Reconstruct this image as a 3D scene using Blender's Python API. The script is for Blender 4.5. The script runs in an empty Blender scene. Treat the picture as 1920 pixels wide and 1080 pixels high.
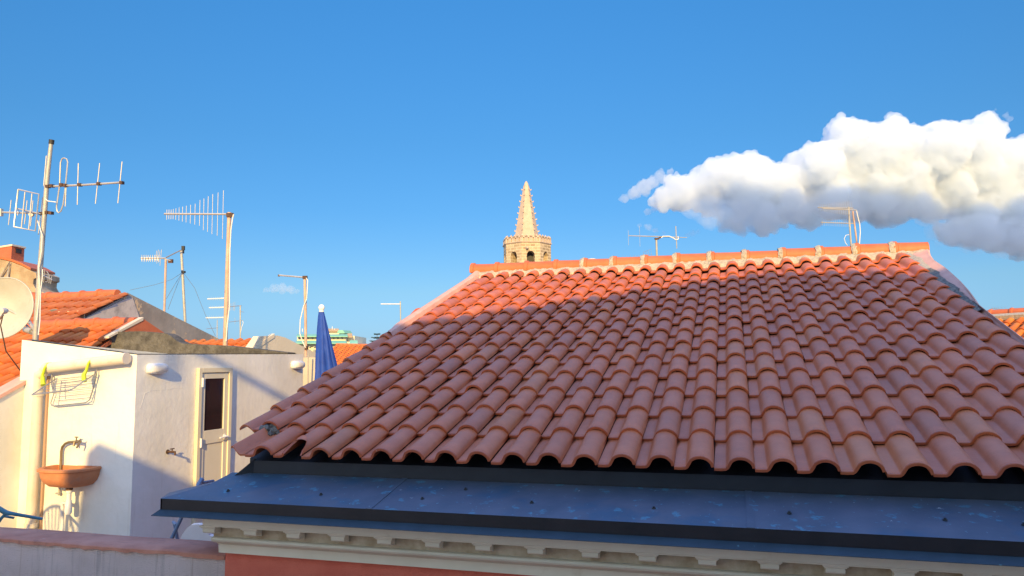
import bpy, math, random
import numpy as np
from math import sin, cos, tan, pi, radians, sqrt, atan2
from mathutils import Vector, Matrix
random.seed(7)
S = bpy.context.scene
C = S.collection

# ------------------------------------------------------------------ camera
FPX, PIT, YAW, ROL = 1386.6, 0.1014, 0.2910, -0.0113
_cp, _sp, _cy, _sy = cos(PIT), sin(PIT), cos(YAW), sin(YAW)
FW = Vector((-_sy*_cp, _cy*_cp, _sp)); R0 = Vector((_cy, _sy, 0)); U0 = R0.cross(FW)
RT = R0*cos(ROL) + U0*sin(ROL); UP = -R0*sin(ROL) + U0*cos(ROL)
cam = bpy.data.cameras.new('camera'); co = bpy.data.objects.new('camera', cam); C.objects.link(co)
cam.sensor_width = 36; cam.lens = 36*FPX/1920; cam.clip_start = 0.05; cam.clip_end = 30000
co.matrix_world = Matrix(((RT.x, UP.x, -FW.x, 0), (RT.y, UP.y, -FW.y, 0), (RT.z, UP.z, -FW.z, 0), (0, 0, 0, 1)))
S.camera = co

# ------------------------------------------------------------------ light
EL = radians(19.0)
SH = Vector((-0.29, 0.957, 0)).normalized()
SD = Vector((SH.x*cos(EL), SH.y*cos(EL), -sin(EL)))          # travel direction of the light
W = bpy.data.worlds.new('World'); S.world = W; W.use_nodes = True
nt = W.node_tree
sky = nt.nodes.new('ShaderNodeTexSky'); sky.sky_type = 'NISHITA'; sky.sun_disc = False
sky.sun_elevation = EL; sky.sun_rotation = atan2(-SD.x, -SD.y)
sky.air_density = 1.0; sky.dust_density = 0.3; sky.ozone_density = 3.0
bg = nt.nodes['Background']; bg.inputs[1].default_value = 0.15
_g = nt.nodes.new('ShaderNodeTexCoord'); _x = nt.nodes.new('ShaderNodeSeparateXYZ'); nt.links.new(_g.outputs['Generated'], _x.inputs[0])
_r = nt.nodes.new('ShaderNodeValToRGB'); nt.links.new(_x.outputs['Z'], _r.inputs['Fac'])
_st = [(0.0,(0.131,0.209,0.374)),(.035,(0.148,0.226,0.374)),(.095,(0.183,0.261,0.335)),(.20,(0.148,0.287,0.383)),(.29,(0.148,0.322,0.422)),(.47,(0.157,0.409,0.552)),(.72,(1.6,1.35,1.4)),(1.0,(4.1,3.3,4.1))]
_r.color_ramp.elements[0].position = 0; _r.color_ramp.elements[0].color = (*_st[0][1], 1); _r.color_ramp.elements[1].position = 1; _r.color_ramp.elements[1].color = (*_st[-1][1], 1)
for _p, _c in _st[1:-1]: _e = _r.color_ramp.elements.new(_p); _e.color = (*_c, 1)
_d = nt.nodes.new('ShaderNodeVectorMath'); _d.operation = 'DOT_PRODUCT'; nt.links.new(_g.outputs['Generated'], _d.inputs[0]); _d.inputs[1].default_value = (-SH.x, -SH.y, 0)
_m = nt.nodes.new('ShaderNodeMapRange'); _m.inputs['From Min'].default_value = -.45; _m.inputs['From Max'].default_value = .35; nt.links.new(_d.outputs['Value'], _m.inputs['Value'])
_k = nt.nodes.new('ShaderNodeMix'); _k.data_type = 'RGBA'; nt.links.new(_m.outputs[0], _k.inputs['Factor']); nt.links.new(_r.outputs[0], _k.inputs['A']); _k.inputs['B'].default_value = (1.5, 1.45, 1.75, 1)
_q = nt.nodes.new('ShaderNodeMix'); _q.data_type = 'RGBA'; _q.blend_type = 'MULTIPLY'; _q.inputs['Factor'].default_value = 1
nt.links.new(sky.outputs[0], _q.inputs['A']); nt.links.new(_k.outputs['Result'], _q.inputs['B']); _c = nt.nodes.new('ShaderNodeMix'); _c.data_type = 'RGBA'; _c.blend_type = 'DARKEN'; _c.inputs['Factor'].default_value = 1; _c.inputs['B'].default_value = (5.0, 4.4, 4.6, 1)
nt.links.new(_q.outputs['Result'], _c.inputs['A']); nt.links.new(_c.outputs['Result'], bg.inputs[0])
sl_ = bpy.data.lights.new('sun', 'SUN'); sl_.energy = 3.1; sl_.angle = radians(0.5); sl_.color = (1.0, 0.68, 0.25)
so = bpy.data.objects.new('sun', sl_); C.objects.link(so)
so.rotation_euler = SD.to_track_quat('-Z', 'Y').to_euler()
S.view_settings.view_transform = 'Standard'; S.view_settings.look = 'None'
S.view_settings.exposure = 1.2; S.view_settings.gamma = 1
cy = S.cycles
cy.max_bounces = 14; cy.volume_bounces = 12; cy.diffuse_bounces = 4; cy.glossy_bounces = 3

# ------------------------------------------------------------------ helpers
def ray(u, v): return FW + RT*((u-960)/FPX) + UP*((540-v)/FPX)
def at(u, v, X=None, Y=None, Z=None, D=None):
    d = ray(u, v)
    if D is not None: return d*D
    if X is not None: return d*(X/d.x)
    if Y is not None: return d*(Y/d.y)
    return d*(Z/d.z)

def tag(o, label=None, cat=None, group=None, kind=None):
    if label: o['label'] = label
    if cat: o['category'] = cat
    if group: o['group'] = group
    if kind: o['kind'] = kind
    return o
def empty(name, loc, label, cat, group=None):
    o = bpy.data.objects.new(name, None); C.objects.link(o); o.location = loc; o.empty_display_size = .1
    return tag(o, label, cat, group)

class MB:
    def __init__(s): s.v = []; s.f = []; s.m = []; s.c = []; s.sm = []
    def add(s, vs, fs, mi=0, smooth=False, col=None):
        b = len(s.v); s.v += [tuple(v) for v in vs]
        for f in fs: s.f.append(tuple(b+i for i in f)); s.m.append(mi); s.sm.append(smooth)
        s.c += [col or (0.5, 0.5, 0.5, 1)]*len(vs)
    def box(s, a, b, mi=0):
        x0, y0, z0 = a; x1, y1, z1 = b
        s.add([(x0,y0,z0),(x1,y0,z0),(x1,y1,z0),(x0,y1,z0),(x0,y0,z1),(x1,y0,z1),(x1,y1,z1),(x0,y1,z1)],
              [(0,3,2,1),(4,5,6,7),(0,1,5,4),(1,2,6,5),(2,3,7,6),(3,0,4,7)], mi)
    def obox(s, o, ax, ay, az, mi=0):     # box spanned by three vectors from corner o
        o = Vector(o); ax = Vector(ax); ay = Vector(ay); az = Vector(az)
        s.add([o, o+ax, o+ax+ay, o+ay, o+az, o+ax+az, o+ax+ay+az, o+ay+az],
              [(0,3,2,1),(4,5,6,7),(0,1,5,4),(1,2,6,5),(2,3,7,6),(3,0,4,7)], mi)
    def prism(s, pts, vec, mi=0):         # closed polygon (3d points) extruded by vec
        n = len(pts); vec = Vector(vec); p = [Vector(q) for q in pts]
        s.add(p + [q+vec for q in p], [tuple(range(n)), tuple(reversed(range(n, 2*n)))] + [(i, i+n, (i+1) % n+n, (i+1) % n) for i in range(n)], mi)
    def tube(s, pts, r, n=8, mi=0, cap=True):
        pts = [Vector(p) for p in pts]; rs = r if isinstance(r, (list, tuple)) else [r]*len(pts)
        vs = []; fs = []
        t0 = (pts[1]-pts[0]).normalized(); ref = Vector((0,0,1)) if abs(t0.z) < .9 else Vector((1,0,0))
        a = t0.cross(ref).normalized()
        for i, p in enumerate(pts):
            if i == 0: t = pts[1]-pts[0]
            elif i == len(pts)-1: t = pts[-1]-pts[-2]
            else: t = (pts[i+1]-p).normalized() + (p-pts[i-1]).normalized()
            t.normalize(); a = (a - t*a.dot(t)).normalized(); b = t.cross(a)
            for k in range(n):
                an = 2*pi*k/n; vs.append(p + a*(cos(an)*rs[i]) + b*(sin(an)*rs[i]))
        for i in range(len(pts)-1):
            for k in range(n):
                k2 = (k+1) % n; fs.append((i*n+k, i*n+k2, (i+1)*n+k2, (i+1)*n+k))
        s.add(vs, fs, mi, True)
        if cap:
            b = len(s.v)-len(vs)
            s.f.append(tuple(b+k for k in reversed(range(n)))); s.m.append(mi); s.sm.append(False)
            e = b+(len(pts)-1)*n; s.f.append(tuple(e+k for k in range(n))); s.m.append(mi); s.sm.append(False)
    def lathe(s, c, prof, n=20, mi=0, axis=(0,0,1), smooth=True, mod=None):
        c = Vector(c); ax = Vector(axis).normalized()
        a = ax.cross(Vector((0,1,0)) if abs(ax.y) < .9 else Vector((1,0,0))).normalized(); b = ax.cross(a)
        vs = []; fs = []
        for (r, h) in prof:
            for k in range(n):
                an = 2*pi*k/n; rr = r*(mod(an, h) if mod else 1)
                vs.append(c + ax*h + a*(cos(an)*rr) + b*(sin(an)*rr))
        for i in range(len(prof)-1):
            for k in range(n):
                k2 = (k+1) % n; fs.append((i*n+k, i*n+k2, (i+1)*n+k2, (i+1)*n+k))
        s.add(vs, fs, mi, smooth)
    def build(s, name, mats, parent=None, bevel=0, sharp=40):
        me = bpy.data.meshes.new(name)
        off = Vector((0,0,0))
        if parent is not None: off = wloc(parent)
        me.from_pydata([(v[0]-off.x, v[1]-off.y, v[2]-off.z) for v in s.v], [], s.f)
        if not isinstance(mats, (list, tuple)): mats = [mats]
        for m in mats: me.materials.append(m)
        me.polygons.foreach_set('material_index', s.m)
        me.polygons.foreach_set('use_smooth', s.sm)
        ca = me.color_attributes.new('tint', 'FLOAT_COLOR', 'POINT')
        ca.data.foreach_set('color', [x for c in s.c for x in c])
        me.update()
        if any(s.sm): me.set_sharp_from_angle(angle=radians(sharp))
        o = bpy.data.objects.new(name, me); C.objects.link(o)
        if parent is not None: o.parent = parent
        if bevel:
            b = o.modifiers.new('b', 'BEVEL'); b.width = bevel; b.segments = 2; b.limit_method = 'ANGLE'; b.angle_limit = radians(35)
        return o
def wloc(o):
    l = Vector(o.location)
    while o.parent is not None: o = o.parent; l += Vector(o.location)
    return l

# ------------------------------------------------------------------ materials
def mat(name, c1, c2=None, scale=6, rough=.8, bump=0, bscale=40, metal=0, detail=6, dist=.01, tint=False, stops=(.35, .65),
        streak=None, spots=None, spec=.5, tintpow=1.0):
    m = bpy.data.materials.new(name); m.use_nodes = True; t = m.node_tree; N = t.nodes; L = t.links
    p = N['Principled BSDF']; p.inputs['Roughness'].default_value = rough; p.inputs['Metallic'].default_value = metal
    p.inputs['Specular IOR Level'].default_value = spec
    g = N.new('ShaderNodeNewGeometry')
    src = g.outputs['Position']
    no = N.new('ShaderNodeTexNoise'); no.inputs['Scale'].default_value = scale; no.inputs['Detail'].default_value = detail
    no.inputs['Roughness'].default_value = .6
    L.new(src, no.inputs['Vector'])
    r = N.new('ShaderNodeValToRGB'); r.color_ramp.elements[0].position = stops[0]; r.color_ramp.elements[1].position = stops[1]
    r.color_ramp.elements[0].color = (*c1, 1); r.color_ramp.elements[1].color = (*(c2 or c1), 1)
    L.new(no.outputs['Fac'], r.inputs['Fac']); col = r.outputs['Color']
    if tint:
        a = N.new('ShaderNodeAttribute'); a.attribute_name = 'tint'
        mx = N.new('ShaderNodeMix'); mx.data_type = 'RGBA'; mx.blend_type = 'MULTIPLY'; mx.inputs['Factor'].default_value = 1
        L.new(col, mx.inputs['A']); L.new(a.outputs['Color'], mx.inputs['B']); col = mx.outputs['Result']
    def over(col, vec_scale, thr, c, nscale, soft=.04, fac=1.0):
        mp = N.new('ShaderNodeMapping'); mp.inputs['Scale'].default_value = vec_scale; L.new(src, mp.inputs['Vector'])
        n2 = N.new('ShaderNodeTexNoise'); n2.inputs['Scale'].default_value = nscale; n2.inputs['Detail'].default_value = 5; n2.inputs['Roughness'].default_value = .65
        L.new(mp.outputs[0], n2.inputs['Vector'])
        rr = N.new('ShaderNodeMapRange'); rr.inputs['From Min'].default_value = thr; rr.inputs['From Max'].default_value = thr+soft
        rr.inputs['To Max'].default_value = fac
        L.new(n2.outputs['Fac'], rr.inputs['Value'])
        mx = N.new('ShaderNodeMix'); mx.data_type = 'RGBA'; L.new(rr.outputs[0], mx.inputs['Factor']); L.new(col, mx.inputs['A'])
        mx.inputs['B'].default_value = (*c, 1); return mx.outputs['Result']
    for sp_ in (streak or []): col = over(col, *sp_)
    for sp_ in (spots or []): col = over(col, *sp_)
    L.new(col, p.inputs['Base Color'])
    if bump:
        nb = N.new('ShaderNodeTexNoise'); nb.inputs['Scale'].default_value = bscale; nb.inputs['Detail'].default_value = 4
        L.new(src, nb.inputs['Vector'])
        b = N.new('ShaderNodeBump'); b.inputs['Strength'].default_value = bump; b.inputs['Distance'].default_value = dist
        L.new(nb.outputs['Fac'], b.inputs['Height']); L.new(b.outputs[0], p.inputs['Normal'])
    return m

M = {}
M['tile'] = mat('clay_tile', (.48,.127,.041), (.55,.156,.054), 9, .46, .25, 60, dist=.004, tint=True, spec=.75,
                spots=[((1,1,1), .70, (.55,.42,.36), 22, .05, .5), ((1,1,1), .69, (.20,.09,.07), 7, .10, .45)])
M['tile2'] = mat('old_clay_tile', (.50,.12,.02), (.60,.19,.035), 4, .8, .2, 40, tint=True)
M['tile3'] = mat('dark_clay_tile', (.36,.095,.030), (.46,.15,.05), 5, .85, .3, 40, tint=True, spots=[((1,1,1), .6, (.18,.10,.07), 4, .1, .6)])
M['ridge'] = mat('ridge_clay', (.47,.105,.030), (.54,.14,.045), 6, .6, .2, 50, dist=.004)
M['mortar'] = mat('mortar', (.34,.30,.24), (.52,.46,.36), 25, .95, 1, 60, dist=.02)
M['dmortar'] = mat('dark_mortar', (.09,.085,.075), (.25,.23,.20), 30, .95, 1, 60, dist=.02)
M['plaster_pink'] = mat('pink_plaster', (.60,.33,.26), (.68,.40,.32), 5, .9, .5, 70, dist=.006)
M['copper'] = mat('aged_copper', (.080,.108,.150), (.125,.142,.185), 3.5, .50, .08, 30, metal=.35, spec=.5,
                  spots=[((1,1,1), .52, (.045,.11,.18), 2.4, .12, .75), ((1,1,1), .600, (.09,.30,.40), 11, .05, .6), ((1,1,1), .67, (.20,.42,.48), 30, .02, .7), ((1,1,1), .70, (.6,.62,.6), 19, .01, .8)])
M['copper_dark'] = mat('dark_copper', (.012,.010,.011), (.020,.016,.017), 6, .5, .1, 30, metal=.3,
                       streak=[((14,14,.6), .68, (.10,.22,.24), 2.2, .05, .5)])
M['copper_lip'] = mat('copper_lip', (.026,.046,.058), (.036,.062,.078), 6, .5, .1, 30, metal=.3,
                      streak=[((16,16,.6), .68, (.14,.30,.30), 2.2, .05, .6)])
M['membrane'] = mat('bitumen', (.005,.008,.013), (.009,.013,.020), 6, .6, .3, 20)
M['cream'] = mat('cream_stucco', (.66,.60,.46), (.72,.66,.52), 4, .85, .25, 40, dist=.004,
                 spots=[((1,1,1), .62, (.42,.32,.20), 5, .15, .45)])
M['cream_ochre'] = mat('cream_stucco_ochre', (.34,.26,.15), (.54,.46,.32), 9, .9, .4, 40, dist=.006)
M['pinkwall'] = mat('salmon_render', (.60,.135,.085), (.67,.17,.11), 5, .95, .9, 160, dist=.006)
M['parapet'] = mat('grey_render', (.52,.43,.40), (.64,.53,.50), 3, .95, 1, 130, dist=.012,
                   streak=[((9,9,.5), .56, (.34,.29,.27), 1.6, .12, .6), ((14,14,.4), .62, (.36,.25,.18), 1.8, .06, .5)])
M['coping'] = mat('red_coping', (.42,.17,.11), (.54,.25,.17), 5, .85, .5, 30,
                  streak=[((2,10,2), .57, (.26,.12,.09), 3, .1, .6)], spots=[((1,1,1), .68, (.55,.42,.36), 14, .05, .5)])
M['hut'] = mat('white_limewash', (.66,.645,.58), (.76,.745,.69), 1.9, .9, .5, 14, dist=.008,
               streak=[((7,7,.7), .60, (.52,.46,.37), 1.5, .14, .40)], spots=[((1,1,1), .72, (.5,.42,.33), 9, .04, .4)])
M['hut_dirt'] = mat('cement_roof', (.055,.052,.048), (.135,.128,.115), 7, .95, .8, 30, dist=.02, spots=[((1,1,1), .6, (.05,.045,.04), 12, .1, .7)])
M['stone_grey'] = mat('cement_gable', (.20,.19,.18), (.30,.285,.27), 1.2, .95, .5, 12,
                      spots=[((1,1,1), .60, (.52,.40,.26), 2.2, .03, .8)])
M['whitewash'] = mat('scraped_plaster', (.25,.24,.24), (.46,.43,.42), 2.4, .95, .6, 8, stops=(.42, .58))
M['cream2'] = mat('cream_plaster', (.66,.56,.40), (.72,.62,.46), 2, .9, .3, 12)
M['stucco_old'] = mat('old_stucco', (.30,.22,.14), (.48,.38,.27), 3, .95, .8, 14, spots=[((1,1,1), .58, (.16,.12,.08), 5, .12, .6)])
M['redplaster'] = mat('red_plaster', (.42,.11,.05), (.52,.15,.07), 3, .9, .4, 14)
M['redwall'] = mat('oxblood_plaster', (.36,.07,.05), (.45,.11,.08), 5, .9, .4, 14, spots=[((1,1,1), .62, (.65,.5,.38), 4, .03, .8)])
M['galv'] = mat('galvanised', (.37,.36,.33), (.48,.46,.42), 12, .5, .2, 50, metal=.4, spots=[((1,1,1), .64, (.40,.24,.14), 9, .1, .6)])
M['alu'] = mat('aluminium', (.42,.41,.40), (.52,.51,.49), 20, .4, 0, metal=.5)
M['rustpole'] = mat('rusty_pole', (.50,.33,.25), (.62,.44,.35), 7, .7, .2, 40, metal=.2, spots=[((1,1,1), .60, (.34,.15,.08), 6, .1, .7)])
M['rust'] = mat('rust_clamp', (.05,.028,.02), (.11,.055,.035), 40, .8, .4, 60)
M['black'] = mat('black_plastic', (.02,.02,.02), (.03,.03,.03), 10, .6)
M['cable'] = mat('white_cable', (.72,.70,.66), None, 10, .5)
M['wire'] = mat('guy_wire', (.12,.13,.15), None, 10, .5)
M['whiteplastic'] = mat('white_plastic', (.74,.73,.70), (.80,.79,.76), 8, .4)
M['diffuser'] = mat('frosted_diffuser', (.55,.54,.52), (.60,.59,.57), 8, .35)
M['pipe'] = mat('painted_pipe', (.60,.53,.44), (.66,.59,.50), 6, .55, .15, 30, spots=[((1,1,1), .60, (.62,.42,.34), 8, .05, .5)])
M['rustline'] = mat('pipe_back', (.40,.26,.18), None, 6, .9)
M['limegreen'] = mat('lime_plastic', (.42,.52,.015), (.46,.56,.02), 8, .4)
M['rackmetal'] = mat('rack_metal', (.34,.34,.35), None, 8, .35, metal=.6)
M['terracotta'] = mat('terracotta', (.46,.17,.07), (.54,.22,.10), 12, .75, .25, 40, spots=[((1,1,1), .60, (.30,.16,.11), 6, .1, .5)])
M['brass'] = mat('old_brass', (.20,.16,.10), (.28,.22,.15), 20, .45, metal=.7)
M['door'] = mat('door_paint', (.62,.58,.46), (.66,.62,.50), 3, .5)
M['doorframe'] = mat('door_frame_paint', (.64,.57,.40), (.68,.62,.46), 3, .6)
M['glass'] = mat('dark_glass', (.016,.011,.012), (.026,.018,.018), 3, .12, spec=.6)
M['blue'] = mat('blue_canvas', (.008,.045,.30), (.012,.065,.38), 7, .7, .15, 60)
M['teal'] = mat('teal_frame', (.045,.17,.24), (.06,.21,.29), 8, .4)
M['bluebar'] = mat('blue_frame', (.12,.19,.30), (.15,.23,.35), 8, .4)
M['dish'] = mat('dish_paint', (.38,.38,.34), (.46,.46,.42), 5, .5, spots=[((1,1,1), .57, (.36,.35,.30), 10, .12, .7)])
M['dishgrey'] = mat('dish_back', (.14,.16,.17), (.18,.20,.21), 6, .5)
M['tower'] = None
M['hotelw'] = mat('hotel_wall', (.68,.62,.44), (.74,.68,.50), .3, .9)
M['hotelg'] = mat('hotel_green', (.16,.40,.32), (.20,.46,.37), .4, .7)
M['hotelwin'] = mat('hotel_window', (.16,.19,.19), (.24,.27,.26), .5, .3)
M['hotelroof'] = mat('hotel_brown_roof', (.36,.26,.16), (.42,.31,.20), .4, .9)
M['leaf'] = mat('pine_needles', (.030,.055,.022), (.055,.09,.035), 2, .8)
M['bark'] = mat('bark', (.10,.07,.05), (.14,.10,.07), 4, .9)
M['ground'] = mat('street', (.16,.15,.14), (.22,.21,.19), .5, .95, .4, 6)
M['terrace'] = mat('terrace_floor', (.52,.40,.32), (.60,.48,.40), 3, .85, .3, 20)
M['rearwall'] = mat('rear_limewash', (.80,.76,.70), (.86,.82,.77), .6, .9)
M['city'] = mat('pale_render', (.55,.48,.38), (.62,.55,.45), .6, .9, .3, 6)

def brick_mat():
    m = bpy.data.materials.new('ashlar'); m.use_nodes = True; t = m.node_tree; N = t.nodes; L = t.links
    p = N['Principled BSDF']; p.inputs['Roughness'].default_value = .95
    g = N.new('ShaderNodeNewGeometry'); sx = N.new('ShaderNodeSeparateXYZ'); L.new(g.outputs['Position'], sx.inputs[0])
    ad = N.new('ShaderNodeMath'); ad.operation = 'MULTIPLY_ADD'; L.new(sx.outputs['Y'], ad.inputs[0]); ad.inputs[1].default_value = .6; L.new(sx.outputs['X'], ad.inputs[2])
    cb = N.new('ShaderNodeCombineXYZ'); L.new(ad.outputs[0], cb.inputs[0]); L.new(sx.outputs['Z'], cb.inputs[1])
    b = N.new('ShaderNodeTexBrick'); b.inputs['Scale'].default_value = 1.0; b.inputs['Brick Width'].default_value = .85; b.inputs['Row Height'].default_value = .42
    b.inputs['Mortar Size'].default_value = .05; b.inputs['Mortar Smooth'].default_value = .3; b.inputs['Bias'].default_value = -.2
    b.inputs['Color1'].default_value = (.34,.27,.18,1); b.inputs['Color2'].default_value = (.58,.47,.33,1); b.inputs['Mortar'].default_value = (.66,.56,.42,1)
    L.new(cb.outputs[0], b.inputs['Vector'])
    no = N.new('ShaderNodeTexNoise'); no.inputs['Scale'].default_value = 1.6; no.inputs['Detail'].default_value = 6; L.new(g.outputs['Position'], no.inputs['Vector'])
    r = N.new('ShaderNodeValToRGB'); r.color_ramp.elements[0].color = (.6,.55,.5,1); r.color_ramp.elements[1].color = (1.1,1.05,1,1)
    L.new(no.outputs['Fac'], r.inputs['Fac'])
    mx = N.new('ShaderNodeMix'); mx.data_type = 'RGBA'; mx.blend_type = 'MULTIPLY'; mx.inputs['Factor'].default_value = .8
    L.new(b.outputs['Color'], mx.inputs['A']); L.new(r.outputs[0], mx.inputs['B']); L.new(mx.outputs['Result'], p.inputs['Base Color'])
    bp = N.new('ShaderNodeBump'); bp.inputs['Strength'].default_value = .5; bp.inputs['Distance'].default_value = .05; L.new(b.outputs['Fac'], bp.inputs['Height']); bp.invert = True
    L.new(bp.outputs[0], p.inputs['Normal'])
    return m
M['tower'] = brick_mat()
M['spire'] = mat('spire_stone', (.44,.335,.26), (.53,.42,.33), 1.2, .95, .5, 5, dist=.05, spots=[((1,1,1), .62, (.42,.33,.23), 2.5, .08, .6)])

# ------------------------------------------------------------------ clay tile roofs
def tint():
    a = random.gauss(0, .045); w = random.random()
    if w < .10: return (1.02+a, 1.12+a, 1.12+a, 1)
    if w < .20: return (.88+a, .92+a, 1.12+a, 1)
    if w < .40: return (.95+a, .97+a, 1.12+a, 1)
    if w < .45: return (1.06+a, 1.10+a, .98+a, 1)
    return (1+a, 1+a*1.2, 1.04+a*1.2, 1)

def profile(w, arch, n=11):
    p = [(0.0, 0.0), (.15*w, -.001), (.275*w, .001)]
    for i in range(1, n+1):
        t = i/n; x = (.285+.71*(.5-.5*cos(pi*t*.97))/.9978)*w
        q = (x/w-.655)/.360
        h = arch*max(0.0, 1-abs(q)**2.15)**.62
        if q < -.72: h = min(h, max(.002, arch*.62*((q+1.03)/.31)))
        p.append((x, h))
    p[-1] = (.998*w, .006)
    return p

def tile_mesh(mb, O, X, Sd, Nn, w, L, arch=.064, th=.014, srows=(0,.003,.015,.0185,.022,.12,.25,.40), n=11, cut=None, jit=1.0, L0=.42, sgrade=None):
    pr = profile(w, arch, n); np_ = len(pr)
    jx = random.gauss(0, .0017)*jit; jh = random.gauss(0, .0016)*jit; ja = random.gauss(0, .008)*jit; js = random.gauss(0, .0035)*jit + (random.uniform(-.018, .004) if random.random() < .05 else 0)
    vs = []; dh = {0: -.003, .0185: -.0022}
    for s in srows:
        raise_ = .027*(1-s/L) + jh
        for i, (x, h) in enumerate(pr):
            ss = s + js
            if cut is not None: ss = max(ss, cut(x, h) if s < .03 else ss)
            hh = h + raise_ + dh.get(s, 0)
            vs.append(O + X*(x + jx + ja*s) + Sd*ss + Nn*hh)
    nr = len(srows); fs = []
    for r in range(nr-1):
        for i in range(np_-1):
            fs.append((r*np_+i, r*np_+i+1, (r+1)*np_+i+1, (r+1)*np_+i))
    b = nr*np_
    # underside (front and back rows)
    nrm = []
    for i in range(np_):
        a = pr[max(0, i-1)]; c = pr[min(np_-1, i+1)]; dx, dz = c[0]-a[0], c[1]-a[1]; l = sqrt(dx*dx+dz*dz); nrm.append((dz/l, -dx/l))
    for s in (0, srows[-1]):
        raise_ = .027*(1-s/L) + jh
        for i, (x, h) in enumerate(pr):
            ss = s + js
            if cut is not None and s == 0: ss = max(ss, cut(x, h))
            vs.append(O + X*(x + jx + ja*s + nrm[i][0]*th) + Sd*ss + Nn*(h + raise_ + nrm[i][1]*th - (.003 if s == 0 else 0)))
    for i in range(np_-1):
        fs.append((b+i+1, b+i, b+np_+i, b+np_+i+1)); fs.append((i, b+i, b+i+1, i+1))
    fs.append((np_-1, b+np_-1, b+2*np_-1, nr*np_-1)) ; fs.append((0, (nr-1)*np_, b+np_, b))
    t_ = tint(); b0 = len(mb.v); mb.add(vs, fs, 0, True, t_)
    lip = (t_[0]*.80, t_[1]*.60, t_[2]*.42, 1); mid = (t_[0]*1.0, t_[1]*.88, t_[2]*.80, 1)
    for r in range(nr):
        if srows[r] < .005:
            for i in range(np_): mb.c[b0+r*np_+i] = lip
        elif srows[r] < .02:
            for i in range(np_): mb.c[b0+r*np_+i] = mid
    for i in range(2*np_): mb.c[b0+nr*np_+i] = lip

SL = .32; SV = Vector((0, cos(SL), sin(SL))); NV = Vector((0, -sin(SL), cos(SL))); XV = Vector((1,0,0))
TW, TL = .205, .36854
X0, Y0, Z0 = -3.0676, 4.0702, -.4968
CR = .064 + .027           # crest height above the pan base
def sag(c, s):
    k = s/TL
    return -.030*max(0, sin(pi*min(24, max(0, c))/24))*max(0, sin(pi*min(1, max(0, k/14.3))))**.8 + .006
def roofpt(c, s, h):       # h measured above pan base
    return Vector((X0+c*TW, Y0, Z0)) + SV*s + NV*(h-CR) + Vector((0, 0, sag(c, s)))

house = empty('tiled_roof_house', (0, 5, -.6), 'large salmon house in front under a purple-red clay tile roof, copper ledge and cream cornice', 'house')
mb = MB()
def jag(x, h):
    if x < .34*TW: return 0.0
    t = (x/TW-.35)/.65
    return .02 + .15*max(0, sin(pi*min(1, max(0, t))))**.6*(1 if t < .86 else .55) + .02*sin(t*37) + .012*sin(t*81)
for k in range(15):
    for c in range(0, 25):
        s = k*TL
        if k == 0: s -= .014
        if k == 14: s += .0585
        if c == 0 and k == 0: continue
        O = roofpt(c-.67, s, 0)
        srows = (0,.003,.015,.0185,.022,.12,.25,.40) if k < 14 else (0,.003,.022,.12,.22)
        if k == 0 and c == 2: tile_mesh(mb, O, XV, SV, NV, TW, TL, cut=jag)
        else: tile_mesh(mb, O, XV, SV, NV, TW, TL, srows=srows)
# left-hand half tile on the eave: pan with turned up edge
def flank(k, x_off, drop, wid):
    s = k*TL; vs = []; n = 7
    t_ = tint()
    for ss in (0, .01, .20, .40):
        for i in range(n):
            t = i/(n-1)
            vs.append(roofpt(-.67, s+ss, 0) + XV*(x_off - wid*t) + NV*(drop + .027*(1-ss/TL) + .050*sin(pi*.5*t*1.7)**1.0 if t < .6 else drop + .027*(1-ss/TL) + .050*cos((t-.6)/.4*1.2)))
    fs = [(r*n+i, (r+1)*n+i, (r+1)*n+i+1, r*n+i+1) for r in range(3) for i in range(n-1)]
    b = len(vs); vs += [v - NV*.014 for v in vs]
    fs += [(b+a, b+d, b+c_, b+b_) for (a, b_, c_, d) in fs]
    fs += [(i, i+1, b+i+1, b+i) for i in range(n-1)]
    mb.add(vs, fs, 0, True, t_)
for k in range(1, 8): flank(k, .005, -.012, .115)
vs = []; prof_l = [(.68*TW, .004), (.50*TW, .002), (.44*TW, .012), (.30*TW, .055), (.26*TW, .058), (.22*TW, .050)]
for ss in (0, .01, .2, .36):
    for x, h in prof_l: vs.append(roofpt(-.67+.32, ss-.014, 0) + XV*(x) + NV*(h+.027*(1-ss/TL)))
n = len(prof_l); fs = [(r*n+i, (r+1)*n+i, (r+1)*n+i+1, r*n+i+1) for r in range(3) for i in range(n-1)]
b = len(vs); vs += [v - NV*.013 for v in vs]; fs += [(b+a, b+d, b+c_, b+b_) for (a, b_, c_, d) in fs]; fs += [(i, i+1, b+i+1, b+i) for i in range(n-1)]
mb.add(vs, fs, 0, True, tint())
roof = mb.build('tiled_roof', M['tile'], house)
mb = MB()
for j in range(9):
    p = roofpt(-.02+random.uniform(-.22,.30), TL*1.0+random.uniform(-.03,.035), random.uniform(.0,.05)); mb.lathe(p, [(0,-.03),(.022,-.02),(.032,.0),(.02,.022),(0,.028)], 8, mod=lambda a, h: 1+.25*sin(3*a+j))
mb.build('verge_mortar_lump', M['dmortar'], house)

# deck below the tiles, back slope, gable walls
ST = 15.02*TL
mb = MB()
pA = [roofpt(-.55, .50, -.02), roofpt(24.9, .50, -.02), roofpt(24.9, ST, -.02), roofpt(-.55, ST, -.02)]
mb.prism([q+Vector((0,0,-.045)) for q in pA], (0, 0, -.05))
rY, rZ = pA[2].y, pA[2].z
mb.add([(pA[3].x, rY, rZ), (pA[2].x, rY, rZ), (pA[2].x, rY+5, rZ-1.67), (pA[3].x, rY+5, rZ-1.67)], [(0,1,2,3)])
mb.build('roof_deck', M['dmortar'], house)
mb = MB()
n_ = 24
for k in range(13):
    for c in range(25):
        pass
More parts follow.
